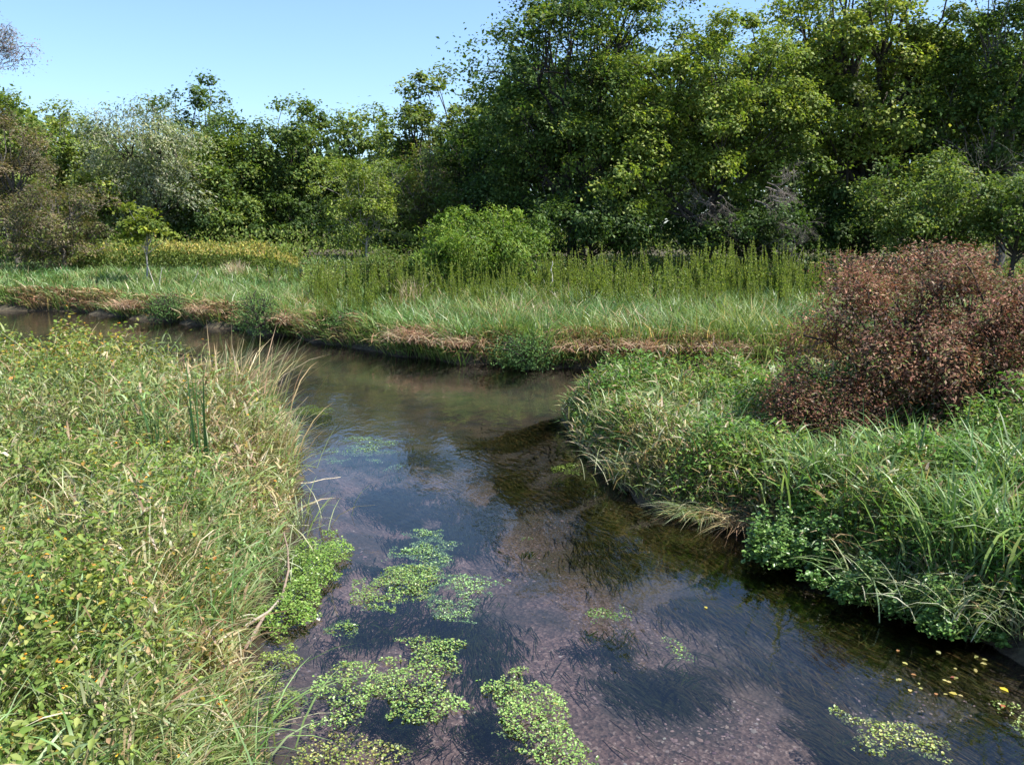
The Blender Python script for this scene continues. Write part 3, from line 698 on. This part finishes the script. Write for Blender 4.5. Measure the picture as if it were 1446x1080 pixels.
# ------------------------------------------------------------------ far side: meadow, bank face
def far_grass():
    mb = MB(); face = MB(); gold = MB()
    # strip near the far water edge
    x, y = scatter(-30, 17, 21, 48, 220, lambda x, y: inview(x, y) & (side(x, y) == 1))
    sd = sdist(x, y); d = np.hypot(x, y)
    keep = (sd > -.05) & (sd < 12) & (RNG.random(len(x)) < (22 / np.maximum(d, 22)) ** 1.3)
    x, y, sd, d = x[keep], y[keep], sd[keep], d[keep]; n = len(x); z = height(x, y, sd)
    px, py, _ = proj(np.stack([x, y, z + .3], 1))
    f = fbm(x, y, 2.2, 81); tuft = _hash(np.floor(x / .5), np.floor(y / .5), 9)
    H = (.42 + .35 * f + .22 * tuft + .55 * sstep(1.8, .4, sd) * (fbm(x, y, .9, 87) - .42)) * (1 + .25 * sstep(450, 700, px))
    dry = RNG.random(n) < .07 + .4 * sstep(1.0, .2, sd) * sstep(.5, .66, fbm(x, y, 1.6, 83)) + .35 * sstep(.55, .75, fbm(x, y, 1.8, 85)) * (px > 380)
    wd = water_dir(x, y); ang = np.where(RNG.random(n) < sstep(1.2, 0, sd), wd + RNG.normal(0, .7, n), tuft * 40 + RNG.normal(0, .9, n))
    c = palette(n, GR_BLUE + GR_PALE[:2], (3, 3, 2, 2, 1, 1)) * (1 + (f - .5)[:, None] * np.array([.9, .3, .4])); cd = palette(n, TAN, (3, 3, 2, 2))
    C = np.where(dry[:, None], cd, c)
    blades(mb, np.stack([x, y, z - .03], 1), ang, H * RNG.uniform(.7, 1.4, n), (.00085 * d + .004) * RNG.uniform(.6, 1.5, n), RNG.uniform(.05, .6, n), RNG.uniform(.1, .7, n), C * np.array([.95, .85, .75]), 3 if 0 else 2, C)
    # meadow further back
    x, y = scatter(-62, 34, 30, 66, 60, lambda x, y: inview(x, y) & (side(x, y) == 1))
    sd = sdist(x, y); d = np.hypot(x, y)
    keep = (sd > 3) & (RNG.random(len(x)) < (34 / np.maximum(d, 34)) ** 1.3)
    x, y, sd, d = x[keep], y[keep], sd[keep], d[keep]; n = len(x); z = height(x, y, sd)
    f = fbm(x, y, 4, 91); tuft = _hash(np.floor(x / .8), np.floor(y / .8), 9)
    px, py, _ = proj(np.stack([x, y, z + .3], 1))
    left = px < 420
    c = palette(n, GR_BLUE + GR_PALE, (3, 3, 2, 2, 1, 2, .3, 1)) * (1 + (f - .5)[:, None] * np.array([.8, .3, .4]))
    tanm = RNG.random(n) < np.where(left, .04, .12); c = np.where(tanm[:, None], palette(n, TAN, (3, 2, 2, 1)), c)
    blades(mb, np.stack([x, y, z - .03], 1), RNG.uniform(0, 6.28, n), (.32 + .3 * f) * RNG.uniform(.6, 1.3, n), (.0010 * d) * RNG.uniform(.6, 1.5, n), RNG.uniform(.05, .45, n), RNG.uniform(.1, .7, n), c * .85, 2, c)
    o = mb.build("meadow_grass", M_GRASS); tag(o, "fresh green meadow grass beyond the stream", "grass", kind="stuff")
    # hanging dry grass and small leaves on the bank's face
    x, y = scatter(-30, 17, 19, 45, 340, lambda x, y: inview(x, y))
    sd = sdist(x, y); keep = (sd > -.02) & (sd < .75) & (side(x, y) == 1) & (RNG.random(len(x)) < (22 / np.maximum(np.hypot(x, y), 22)))
    x, y, sd = x[keep], y[keep], sd[keep]; n = len(x); z = height(x, y, sd); d = np.hypot(x, y); wd = water_dir(x, y)
    k = fbm(x, y, 1.7, 83); isdry = RNG.random(n) < .15 + .8 * sstep(.45, .60, k)
    C = np.where(isdry[:, None], palette(n, TAN + [(.30, .17, .11)], (2, 3, .6, 3, 3)), palette(n, GR_BLUE + G_MID, (2, 2, 1, 2, 2, 2, 1)))
    P = np.stack([x, y, z + .05 + .45 * k * RNG.random(n)], 1)
    blades(face, P, wd + RNG.normal(0, 1.0, n), RNG.uniform(.12, .45, n) * np.where(isdry, 1.15, .9), (.0011 * d + .006) * RNG.uniform(.6, 1.5, n), RNG.uniform(.2, .6, n), RNG.uniform(.4, 1.3, n), C, 3, C)
    o = face.build("hanging_grass", M_DRY); tag(o, "dry and green grass hanging over the face of the far bank", "grass", kind="stuff")
    # goldenrod belt
    n = 26000; px = RNG.uniform(100, 425, n); Y = RNG.uniform(50, 57.5, n)
    x = (px - 723) / F_PX * Y; z0 = height(x, Y); f = fbm(x, Y, 2.5, 95)
    Hh = (.45 + 1.1 * f + .35 * RNG.random(n)) * sstep(440, 360, px) * sstep(90, 170, px) + .15
    u = RNG.random(n) ** .6; P = np.stack([x, Y, z0 + Hh * u], 1)
    cg = palette(n, [(.11, .16, .03), (.15, .19, .04), (.09, .14, .03)], (1, 1, 1)); cy = palette(n, [(.42, .36, .09), (.34, .33, .09), (.36, .27, .10)], (2, 2, 1))
    C = np.where(((u > .72) & (RNG.random(n) < .25 + .5 * (px > 230)))[:, None], cy, cg)
    s = RNG.uniform(.12, .24, n)
    leaves(gold, P, norm(RNG.normal(0, .6, (n, 3)) + np.array([0, 0, .8])), norm(RNG.normal(0, .5, (n, 3)) + np.array([.2, -.5, .7])), s, s * .45, C)
    o = gold.build("goldenrod", M_LEAF); tag(o, "yellow topped goldenrod belt at the foot of the left wood", "wildflowers", kind="stuff")
    # green undergrowth in front of the woods
    ug = MB(); n = 62000; px = RNG.uniform(-60, 1500, n); bk = RNG.random(n) < .45; Y = np.where(bk, RNG.uniform(49, 80, n), np.where(px < 430, RNG.uniform(54, 60, n), RNG.uniform(37, 46, n)))
    x = (px - 723) / F_PX * Y; z0 = height(x, Y); f = fbm(x, Y, 1.8, 97)
    u = RNG.random(n) ** .7; P = np.stack([x, Y, z0 + (.5 + 1.1 * f + 1.0 * bk) * u], 1); s = RNG.uniform(.12, .24, n) * Y / 45
    leaves(ug, P, norm(RNG.normal(0, .7, (n, 3)) + np.array([0, 0, .5])), norm(RNG.normal(0, .5, (n, 3)) + np.array([.2, -.3, .8])), s, s * .4, palette(n, G_MID + G_YEL[:1] + G_BRN[:1], (3, 3, 2, 1, .7)))
    o = ug.build("undergrowth", M_LEAF); tag(o, "low green undergrowth along the foot of the woods", "undergrowth", kind="stuff")
far_grass()

# ------------------------------------------------------------------ tall feathery weeds, one by one
def weed_mesh(i):
    mb = MB(); H = 1.0
    nst = 4 + (i % 3 > 0)
    for s_ in range(nst + 1):
        lean = RNG.normal(0, .06, 2); h = RNG.uniform(.6, 1.0) if s_ else 1.0
        off = RNG.normal(0, .11, 2) * (s_ > 0)
        top = np.array([off[0] + lean[0], off[1] + lean[1], h])
        pts = wob((off[0], off[1], 0), top, 6, .008)
        tube(mb, pts, np.linspace(.007, .002, 6), (.10, .11, .04), 4)
        n = 150; t = RNG.uniform(.22, 1, n) ** .8; P = np.stack([np.interp(t, np.linspace(0, 1, 6), pts[:, k]) for k in range(3)], 1)
        a = RNG.uniform(0, 6.28, n); D = np.stack([np.cos(a), np.sin(a), RNG.uniform(.35, 1.3, n) * (.6 + t)], 1); Nn = norm(np.stack([-np.cos(a) * .6, -np.sin(a) * .6, np.ones(n)], 1) + RNG.normal(0, .3, (n, 3)))
        L = (.10 - .082 * t) * RNG.uniform(.7, 1.3, n)
        C = palette(n, [(.145, .21, .048), (.195, .26, .062), (.26, .31, .10)], (3, 3, 1.5)); C = C * (1 + (t[:, None] - .5) * np.array([.5, .3, .1]))
        leaves(mb, P, D, Nn, L, L * .3 + .005, C)
    me = mb.data("tall_weed"); me.materials.append(M_LEAF); return me
WEEDS = [weed_mesh(i) for i in range(7)]
def weeds(n, pxr, Yr, hr, label, group, dens=None):
    for i in range(n):
        px = RNG.uniform(*pxr); Y = RNG.uniform(*Yr); x = (px - 723) / F_PX * Y
        z = ground_z(x, Y); o = bpy.data.objects.new("tall_weed", WEEDS[RNG.integers(7)]); COL.objects.link(o)
        o.location = (x, Y, z - .03); s = (hr[0] + (hr[1] - hr[0]) * RNG.random() ** 1.3 ) * (dens(px) if dens else 1) * np.interp(Y, [28, 34], [.55, 1.0]); q = RNG.uniform(.8, 1.25)
        o.scale = (s * q, s * q, s); o.rotation_euler = (RNG.normal(0, .08), RNG.normal(0, .09), RNG.uniform(0, 6.28)); tag(o, label, "weed", group)
weeds(185, (765, 1250), (27.5, 37.5), (1.5, 2.8), "tall feathery green weed in the dense stand before the high dark trees", "tall weeds before the high trees", lambda p: np.interp(p, [770, 900, 1150, 1235], [.9, 1.02, 1.0, .75]))
weeds(112, (440, 775), (27.5, 36), (1.3, 2.5), "tall feathery green weed standing in front of the green bushes", "tall weeds before the green bushes")
for (px, Y, h, lb) in [(388, 43, 2.4, "single dark feathery weed rising alone over the left meadow"), (415, 41, 1.6, "shorter feathery weed just right of the lone dark one")]:
    x = (px - 723) / F_PX * Y; o = bpy.data.objects.new("tall_weed", WEEDS[3]); COL.objects.link(o); o.location = (x, Y, ground_z(x, Y)); o.scale = (h, h, h); tag(o, lb, "weed")

# ------------------------------------------------------------------ clumps told apart
def clump(name, label, cat, x, y, n, L, W, spread, lean, curve, cols, wts, mat=None, seg=4, rad=.12, group=None, head=None, hs=1.0, rise=1.0):
    z = ground_z(x, y) if sdist(np.array([x]), np.array([y]))[0] > 0 else 0.0
    mb = MB(); a = RNG.uniform(0, 6.28, n) if head is None else head + RNG.normal(0, hs, n)
    P = np.stack([RNG.normal(0, rad, n), RNG.normal(0, rad, n), np.full(n, -.02)], 1)
    C = palette(n, cols, wts)
    blades(mb, P, a, RNG.uniform(L * .55, L * 1.1, n), RNG.uniform(W * .6, W * 1.3, n), RNG.uniform(*lean, n), RNG.uniform(*curve, n), C, seg, C, rise=rise)
    o = mb.build(name, mat or M_GRASS); o.location = (x, y, z); return tag(o, label, cat, group)
def gx(px, py, z): p = gp(px, py, z); return float(p[0]), float(p[1])
# cattails and pale blades on the left bank
GCAT = [(.045, .10, .03), (.06, .13, .04), (.09, .16, .05)]
x, y = gx(232, 680, .55); clump("cattail_clump", "dark upright cattail leaves, left one of two clumps on the near bank", "cattails", x, y, 9, 1.35, .022, .1, (0, .10), (0, .12), GCAT, (2, 2, 1), rad=.05)
x, y = gx(284, 690, .55); clump("cattail_clump", "dark upright cattail leaves, right and taller of two clumps", "cattails", x, y, 10, 1.75, .024, .1, (0, .08), (0, .08), GCAT, (2, 2, 1), rad=.06)
x, y = gx(45, 960, .5); clump("iris_leaves", "three broad pale green blades among low leaves at the left edge", "plant", x, y, 4, .85, .03, .1, (.02, .12), (0, .1), [(.33, .40, .16), (.28, .36, .12)], (1, 1), rad=.04)
# tall tan reeds at the tip of the left bank
for (px, py, n, L, lb) in [(335, 605, 300, 1.65, "tall tan reeds leaning right at the tip of the near left bank"), (300, 590, 240, 1.5, "tall pale reeds just left of the bank tip"),
                           (355, 650, 220, .9, "bleached grass clump below the reeds at the water edge"), (240, 545, 150, 1.15, "tuft of bleached grass heads standing out over the yellow plants")]:
    x, y = gx(px, py, .45); clump("reed_clump", lb, "reeds", x, y, n, L, .016, .1, (.02, .35), (.0, .55), TAN + GR_PALE[:2], (3, 1, 4, .5, 1.5, 1), rad=.30, head=.3, hs=.9)
# grass clumps with wide blades on both banks
for (px, py, n, L, lb, pal) in [
    (1435, 735, 220, 1.3, "tallest broad green reed blades at the right edge, behind the dark overhang", GR_BLUE), (1350, 700, 170, 1.15, "broad bladed green reeds between the red shrub and the silvery grass", GR_BLUE), (1150, 700, 130, 1.0, "broad green blades left of the long bladed clump, near the sedge tussock", GR_BLUE[:3] + GR_PALE[:1]), (1265, 690, 200, 1.15, "green reed blades standing close below the red leaved shrub", GR_BLUE),
    (215, 880, 230, .8, "large blue green grass clump at the middle of the left bank", GR_BLUE), (150, 1070, 220, .7, "bright grass clump near the bottom left corner", GR_PALE),
    (280, 1010, 220, .65, "arching green grass clump above the floating cress at the bottom", GR_BLUE[1:] + GR_PALE[:1]), (400, 690, 90, .6, "pale grass clump leaning over the water beside the blue reflection", GR_PALE),
    (390, 745, 80, .55, "grey green grass tuft overhanging the bank just above the cress mat", GR_PALE), (80, 620, 160, .75, "pale grass clump at the left edge between leafy patches", GR_PALE),
    (1215, 700, 300, 1.0, "long bladed grass clump in front of the red leaved shrub", GR_BLUE[1:] + GR_PALE[:1]), (1320, 760, 220, .95, "arching reed grass in the middle of the right bank", GR_BLUE[1:] + GR_PALE[:2]),
    (1400, 790, 260, 1.05, "tall broad bladed grass at the right edge above the dark overhang", GR_BLUE[1:] + GR_PALE[:1]), (1280, 780, 240, .6, "silvery grass hanging over the water on the right bank", GR_PALE[:3] + GR_BLUE[2:3]),
    (1390, 815, 260, .6, "silvery drooping grass at the lower right, next to the water", GR_PALE[:3]), (1030, 600, 200, .7, "light green grass clump on the point of the right bank", GR_PALE), (870, 585, 220, .65, "grass tuft at the very tip of the right bank", GR_PALE + TAN[:1]),
    (905, 640, 180, .55, "drooping grass on the edge below the bank's point", GR_PALE[1:] + TAN[:1])]:
    x, y = gx(px, py, .5)
    clump("grass_clump", lb, "grass clump", x, y, n, L, (.024 if L > .9 else .013), .1, (.02, .3) if L > .9 else (.05, .5), (.1, .8) if L > .9 else (.2, 1.0), pal, [1] * len(pal), rad=.26)
x, y = gx(992, 690, .4); clump("sedge_tussock", "sedge tussock drooping like hair over the right bank's edge", "tussock", x, y, 260, .42, .008, .1, (.1, .6), (.6, 1.5), GR_PALE + TAN[:1], (2, 2, 2, 1, 1.5), rad=.12, head=math.pi * 1.12, hs=.9)
x, y = gx(1048, 700, .4); clump("sedge_tussock", "smaller tan tussock right of the drooping sedge", "tussock", x, y, 200, .4, .009, .1, (.1, .6), (.6, 1.6), TAN + GR_PALE[:1], (2, 2, 1, 1, 1), M_DRY, rad=.12, head=math.pi * 1.2, hs=1)
# dry clumps on the far bank
for (px, py, n, L, lb) in [(410, 456, 420, .9, "thick tan mat of dead grass slumped over the far bank"), (600, 490, 420, .95, "reddish tan dead grass heap at the far bank's corner"), (180, 436, 260, .8, "dead grass lump on the far bank above the left water"),
                           (300, 444, 200, .7, "small dead grass lump between the two larger ones on the far bank"), (335, 412, 130, 1.3, "whitish feathery dead grass standing in the meadow"), (470, 420, 90, 1.2, "sparse tan stalks at the right end of the left meadow"),
                           (650, 496, 200, .6, "drooping tan grass right of the reddish heap"), (835, 510, 220, .6, "brown dead grass at the water across from the right bank's point"), (920, 512, 260, .65, "brown grass fringe at the far water edge, middle"), (1040, 512, 260, .65, "brown grass fringe close to the red leaved shrub"),
                           (580, 450, 80, 1.5, "long pale stalks leaning left above the reddish heap")]:
    x, y = gx(px, py, .45)
    hi = L > 1.1
    while sdist(np.array([x]), np.array([y]))[0] < .35: y += .1
    clump("dry_grass_clump", lb, "dry grass", x, y, int(n * (1.3 if hi else 2.2)), L * (1 if hi else .8), .024, .1, (.1, .4) if hi else (.05, .65), (.0, .3) if hi else (.3, 1.4), ([(.46, .35, .22), (.38, .27, .17), (.56, .45, .31), (.26, .16, .10), (.40, .24, .16)]) if not hi else [(.55, .47, .33), (.45, .36, .2)], (3, 2, 1, 1.5, 2) if not hi else (1, 1), M_DRY, seg=3,
          rad=.22 if hi else .42, head=None if hi else -math.pi / 2, hs=1.7)
# small green bushes on the far bank edge
for (px, py, wp, hp, lb) in [(365, 440, 60, 55, "round dark green bush on the far bank beside the dead grass mat"), (745, 493, 80, 36, "bright low green tuft right at the far water line"), (500, 455, 70, 40, "grassy green bush on the far bank right of the dead grass mat"), (240, 430, 60, 34, "dark leafy bush on the far bank above the left water")]:
    Y = gp(px, py + hp * .5, .3)[1] + .8
    big_shrub("small_bush", lb, [(px, py, wp, hp, 0)], float(Y), 3200, [(.05, .11, .03), (.08, .16, .04), (.11, .19, .06)], (1, 2, 1), .085, cat="bush", droop=.1, aspect=.3)
# white dead stake
def stick(name, label, cat, pts, r, col, sides=6):
    pts = np.array(pts, float); mb = MB(); loc = pts[0].copy(); tube(mb, pts, np.linspace(r, r * .45, len(pts)), col, sides)
    o = mb.build(name, M_BARK, smooth=True, local=loc); o.location = loc; return tag(o, label, cat)
p = at(781, 412, 32); q = at(779, 368, 32); stick("bleached_stake", "white bare dead stem standing among the tall weeds", "dead stem", wob((p[0], 32, p[2] - .3), q, 9, .035), .032, (.5, .47, .42))
p = at(485, 412, 40)
for (x0, y0, x1, y1, lb) in [(222, 408, 208, 375, "pale thin stem leaning left in the meadow near the sapling"), (222, 408, 229, 378, "pale thin stem leaning right in the meadow near the sapling"), (266, 404, 280, 382, "short pale stick slanting in the meadow")]:
    stick("bare_stem", lb, "stem", wob(at(x0, y0 + 8, 41), at(x1, y1, 41), 5, .02), .025, (.5, .46, .4))
# driftwood and twigs at the left edge
P0 = [gx(a, b, .12) for a, b in [(345, 905), (372, 868), (398, 848), (408, 815), (407, 795), (402, 782)]]
stick("dry_root", "curved dry grey brown root lying over the cress at the left edge", "root", [(P0[i][0], P0[i][1], z) for i, z in enumerate([.05, .10, .14, .2, .28, .36])], .017, (.22, .16, .12))
P0 = [gx(a, b, .1) for a, b in [(345, 885), (380, 866), (400, 852)]]
stick("dead_branch", "grey stick lying flat at the foot of the curved root", "stick", [(q[0], q[1], z) for q, z in zip(P0, [.1, .12, .18])], .018, (.3, .25, .2))
P0 = gx(425, 690, .1); P1 = gx(482, 676, .12); stick("dry_stalk", "thin pale stalk reaching right over the blue water", "stalk", wob((*P0, .18), (*P1, .14), 5, .03), .007, (.55, .47, .33), 4)
P0 = gx(385, 741, .1); P1 = gx(436, 737, .1); stick("dry_stalk", "straight pale stalk pointing over the water above the cress mat", "stalk", wob((*P0, .1), (*P1, .06), 4, .01), .007, (.5, .43, .32), 4)
for (a, b, c, d, lb) in [(350, 560, 385, 488, "tallest dry reed stalk leaning right at the bank tip"), (330, 560, 345, 478, "upright dry reed stalk with seed head at the bank tip"), (322, 590, 318, 485, "dry reed stalk a little left of the two at the tip"), (395, 600, 435, 560, "thin dry stalk bent over the far green mat")]:
    Y = gx(a, b + 30, .5)[1]; stick("reed_stalk", lb, "stalk", wob(at(a, b, Y), at(c, d, Y), 5, .02), .009, (.45, .36, .2), 4)

# ------------------------------------------------------------------ floating cress
FLOW = math.radians(100)
def cress(label, px, py, rx, ry, rot=0, dens=1500, h=.07, cols=None, size=.034, raise_=0.0, name="watercress_patch", sub=True, hole=.42):
    c = gp(px, py, .02); a = gp(px + rx, py, .02); b = gp(px, py - ry, .02); c2 = gp(px, py + ry, .02)
    Rx = abs(a[0] - c[0]); Ry = abs(b[1] - c2[1]) / 2
    dens = dens * 2.7; size = size * .56; Rx *= 1.12; Ry *= 1.12; n = int(4 * Rx * Ry * dens * 1.3); u = RNG.uniform(-1.15, 1.15, n); v = RNG.uniform(-1.15, 1.15, n)
    cr, sr = math.cos(rot), math.sin(rot)
    X = u * Rx; Yy = v * Ry; x = X * cr - Yy * sr; y = X * sr + Yy * cr
    r = np.hypot(u, v); seed = int(px * 7 + py)
    edge = 1.2 - r + (fbm(c[0] + x, c[1] + y, .30, seed) - .5) * 1.9
    m = (edge > .28) & (fbm(c[0] + x, c[1] + y, .09, 3) > hole - .12 * np.clip(edge, 0, 1))
    x, y, edge = x[m], y[m], edge[m]; n = len(x)
    z = -.018 + raise_ + 1.15 * h * np.clip(edge, .05, 1) * (.25 + .75 * RNG.random(n)) * (.5 + vn(c[0] + x, c[1] + y, .12, 4))
    root = empty(name, (c[0], c[1], 0), label, "water plants", "floating watercress patches")
    mb = MB(); aa = RNG.uniform(0, 6.28, n)
    D = np.stack([np.cos(aa), np.sin(aa), RNG.normal(.1, .3, n)], 1); Nn = norm(np.array([0, 0, 1.]) + RNG.normal(0, .33, (n, 3)))
    s = size * RNG.uniform(.6, 1.4, n) * np.where(RNG.random(n) < .1, .5, 1)
    cols = cols or [(.20, .31, .08), (.15, .26, .06), (.26, .36, .12), (.29, .31, .09)]
    C = palette(n, cols, (3, 3, 2, 1)[:len(cols)]) * (.85 + .4 * vn(c[0] + x, c[1] + y, .2, 9))[:, None]
    leaves(mb, np.stack([x, y, z], 1), D, Nn, s, s * .8, C, hi=True, fold=.12)
    mb.build("leaves", M_CRESS, root)
    if sub:
        k = max(40, n // 9); i = RNG.choice(n, min(k, n), replace=False); st = MB()
        P = np.stack([x[i], y[i], np.full(len(i), -.26)], 1)
        blades(st, P, FLOW + math.pi + RNG.normal(0, .35, len(i)), RNG.uniform(.3, .55, len(i)), .012, .3, .2, palette(len(i), [(.05, .075, .02), (.08, .10, .03)], (1, 1)), 3, rise=.45)
        st.build("stems", M_LEAF, root)
    return root
BL = [(.21, .34, .13), (.17, .29, .10), (.28, .39, .17)]
cress("rounded blue green cress patch topping the central floating trio", 601, 775, 40, 28, 0, 1900, .03, BL)
cress("ragged left cress patch of the central floating trio", 565, 822, 52, 30, .1, 1800, .05, None)
cress("right cress patch of the central floating trio", 655, 836, 42, 27, -.2, 1800, .04, BL + [(.2, .33, .1)])
cress("small round cress patch between the left bank and the trio", 487, 886, 23, 17, 0, 1600, .04)
cress("large bushy cress patch near the bottom middle", 590, 950, 58, 48, .1, 1700, .09)
cress("cress patch with gaps left of the large bushy one", 488, 970, 38, 42, .1, 1500, .08)
cress("thick oval cress patch near the bottom edge, right of the others", 763, 1008, 45, 62, .35, 1900, .10)
cress("slanting narrow cress patch below the dark reflection", 848, 866, 34, 18, -.7, 1400, .03)
cress("long yellow green cress patch in the lower right water", 1248, 1032, 66, 26, -.45, 1500, .04, [(.30, .36, .10), (.22, .30, .07), (.36, .36, .12)])
cress("thin far cress patch in the pale blue water", 512, 632, 44, 17, -.3, 900, .02, BL)
cress("flat yellow green algae mat beside the left reeds", 436, 577, 28, 6, 0, 1500, .01, [(.28, .36, .06), (.24, .33, .05)])
cress("sparse cress sprig above the lower right blue water", 952, 910, 14, 16, .3, 800, .02)
cress("yellowish cress fringe along the bottom edge by the left bank", 480, 1062, 85, 26, 0, 1300, .05, [(.26, .30, .08), (.18, .24, .05), (.33, .30, .10)])
cress("small light green sprig near the right bank's shadow", 806, 660, 22, 7, 0, 900, .02, [(.24, .34, .06)])
cress("tiny sprig in the dark reflection, middle of the stream", 748, 755, 14, 5, 0, 900, .01)
cress("tiny sprig beside the thick oval patch", 705, 1026, 11, 8, 0, 1200, .02)
cress("small sprigs below the thin far cress patch", 560, 656, 16, 5, 0, 900, .01, BL)
cress("cress patch cut by the lower right picture corner", 1440, 1012, 16, 22, 0, 1200, .04, [(.28, .34, .10), (.22, .30, .07)])
cress("thick bright cress mat growing out from the left bank", 432, 822, 36, 62, .0, 2400, .16, [(.17, .28, .05), (.13, .23, .04), (.24, .33, .08)], .042, .02, hole=.3)
cress("yellow green cress mat in the shady inlet of the left bank", 395, 935, 38, 30, 0, 1900, .08, [(.24, .30, .07), (.17, .24, .05)], .036)
cress("olive cress mat under the overhanging grass at the bottom left", 405, 992, 24, 24, 0, 1800, .05, [(.18, .24, .06), (.14, .19, .05)], .036)
# leafier cress against the right bank
for (px, py, rx, ry, h, lb) in [(1140, 790, 60, 34, .42, "bushy round leaved cress hanging at the right bank, left part"), (1320, 884, 85, 20, .34, "round leaved cress along the shaded foot of the right bank"), (1222, 838, 48, 22, .36, "round leaved cress between the two larger right bank clumps")]:
    cress(lb, px, py, rx, ry, -.5, 2600, h, [(.10, .19, .045), (.07, .14, .03), (.19, .30, .09)], .075, .05, sub=False, hole=.25)

# ------------------------------------------------------------------ weed beds under water
def weed_beds():
    mb = MB()
    beds = [(620, 740, 120, 45), (560, 700, 90, 30), (700, 690, 70, 50), (520, 880, 70, 30), (640, 880, 110, 35), (700, 930, 60, 50), (930, 950, 110, 50), (860, 900, 60, 30), (1100, 880, 90, 40), (1120, 960, 110, 70), (1180, 1040, 130, 60),
            (900, 760, 120, 60), (1000, 830, 110, 50), (820, 700, 60, 60), (720, 620, 80, 25), (1330, 950, 100, 40), (1300, 1000, 120, 60), (1200, 920, 120, 30), (960, 790, 80, 25), (1050, 850, 90, 30), (1400, 1040, 80, 40), (520, 790, 40, 20), (680, 1010, 40, 50), (560, 1000, 40, 40), (470, 920, 30, 30), (880, 1060, 90, 30), (600, 640, 70, 20)]
    for (px, py, rx, ry) in beds:
        c = gp(px, py, -.3); a = gp(px + rx, py, -.3); b = gp(px, py - ry, -.3); b2 = gp(px, py + ry, -.3)
        Rx = abs(a[0] - c[0]); Ry = abs(b[1] - b2[1]) / 2
        n = int(np.clip(Rx * Ry * 2600, 300, 7000))
        u = RNG.normal(0, .42, n); v = RNG.normal(0, .42, n)
        x = c[0] + u * Rx; y = c[1] + v * Ry; sd = sdist(x, y)
        m = (sd < -.25) & (fbm(x, y, .5, 13) + .15 * (RNG.random(n) - .5) > .44); x, y, sd = x[m], y[m], sd[m]; n = len(x)
        if n == 0: continue
        z = height(x, y, sd)
        ang = -math.pi / 2 + .45 + (fbm(x, y, 1.2, 17) - .5) * 1.6 + RNG.normal(0, .18, n)
        C = palette(n, [(.020, .028, .012), (.032, .042, .015), (.05, .055, .02)], (3, 3, 1)); C = C * (1 - silt(x, y)) + silt(x, y) * palette(n, [(.05, .05, .014), (.10, .075, .02), (.15, .10, .03)], (3, 2, 1))
        blades(mb, np.stack([x, y, z + .01], 1), ang, RNG.uniform(.1, .34, n), .006 + .0006 * y, .88, .28, C, 3, rise=.35)
    o = mb.build("submerged_weed", M_LEAF); tag(o, "dark weed beds streaming under the water", "water weed", kind="stuff")
weed_beds()
def pebbles():
    mb = MB(); n = 9000
    px = RNG.uniform(380, 1440, n); py = RNG.uniform(700, 1110, n)
    P = np.array([gp(a, b, -.3)[:2] for a, b in zip(px, py)]); x, y = P[:, 0], P[:, 1]; sd = sdist(x, y)
    m = (sd < -.15) & (fbm(x, y, .7, 19) > .45); x, y, sd = x[m], y[m], sd[m]; n = len(x); z = height(x, y, sd)
    s = RNG.uniform(.004, .018, n) * (1 + .8 * (RNG.random(n) < .04)); base = np.array([[1, 0, 0], [.3, .95, 0], [-.8, .6, 0], [-.8, -.6, 0], [.3, -.95, 0], [0, 0, .7]])
    a = RNG.uniform(0, 6.28, n); ca, sa = np.cos(a), np.sin(a); B = base[None] * s[:, None, None] * np.array([1.2, .85, .8])
    V = np.stack([B[..., 0] * ca[:, None] - B[..., 1] * sa[:, None] + x[:, None], B[..., 0] * sa[:, None] + B[..., 1] * ca[:, None] + y[:, None], B[..., 2] + z[:, None] + .002], -1).reshape(-1, 3)
    b = np.arange(n)[:, None] * 6
    mb.add(V, [b + np.array([[i, (i + 1) % 5, 5]]) for i in range(5)], np.repeat(palette(n, [(.20, .14, .12), (.25, .18, .15), (.12, .08, .07), (.36, .30, .25)], (3, 2, 3, .3)), 6, 0))
    o = mb.build("pebbles", M_BARK); tag(o, "small pinkish grey pebbles on the stream bed", "pebbles", kind="stuff")
pebbles()

# ------------------------------------------------------------------ fallen leaves on the water
def fleaf(px, py, s, col, label, group=None):
    x, y = gx(px, py, 0); mb = MB(); a = RNG.uniform(0, 6.28)
    leaves(mb, np.array([[0, 0, .004]]), np.array([[math.cos(a), math.sin(a), .03]]), np.array([[0, 0, 1.]]), s, s * .7, col, hi=True, fold=.06)
    o = mb.build("fallen_leaf", M_LEAF); o.location = (x, y, .004); tag(o, label, "leaf", group)
fleaf(1411, 971, .075, (.62, .50, .05), "bright yellow leaf floating near the lower right edge")
fleaf(1352, 982, .065, (.50, .42, .10), "dull yellow leaf floating left of the bright yellow one")
fleaf(1416, 1000, .06, (.45, .16, .08), "reddish leaf floating below the bright yellow one")
fleaf(1351, 958, .05, (.28, .10, .07), "dark red leaf floating close to the lower right bank")
fleaf(995, 857, .045, (.5, .42, .08), "small yellow leaf alone in mid stream")
fleaf(448, 873, .06, (.8, .78, .7), "whitish leaf at the outer edge of the bright cress mat")
for i in range(22):
    fleaf(RNG.uniform(1265, 1400), RNG.uniform(918, 985), RNG.uniform(.03, .055), palette(1, [(.45, .40, .16), (.35, .34, .12), (.4, .22, .1)], (2, 2, 1)), "small yellowish leaf adrift below the shaded right bank", "small leaves adrift by the right bank")
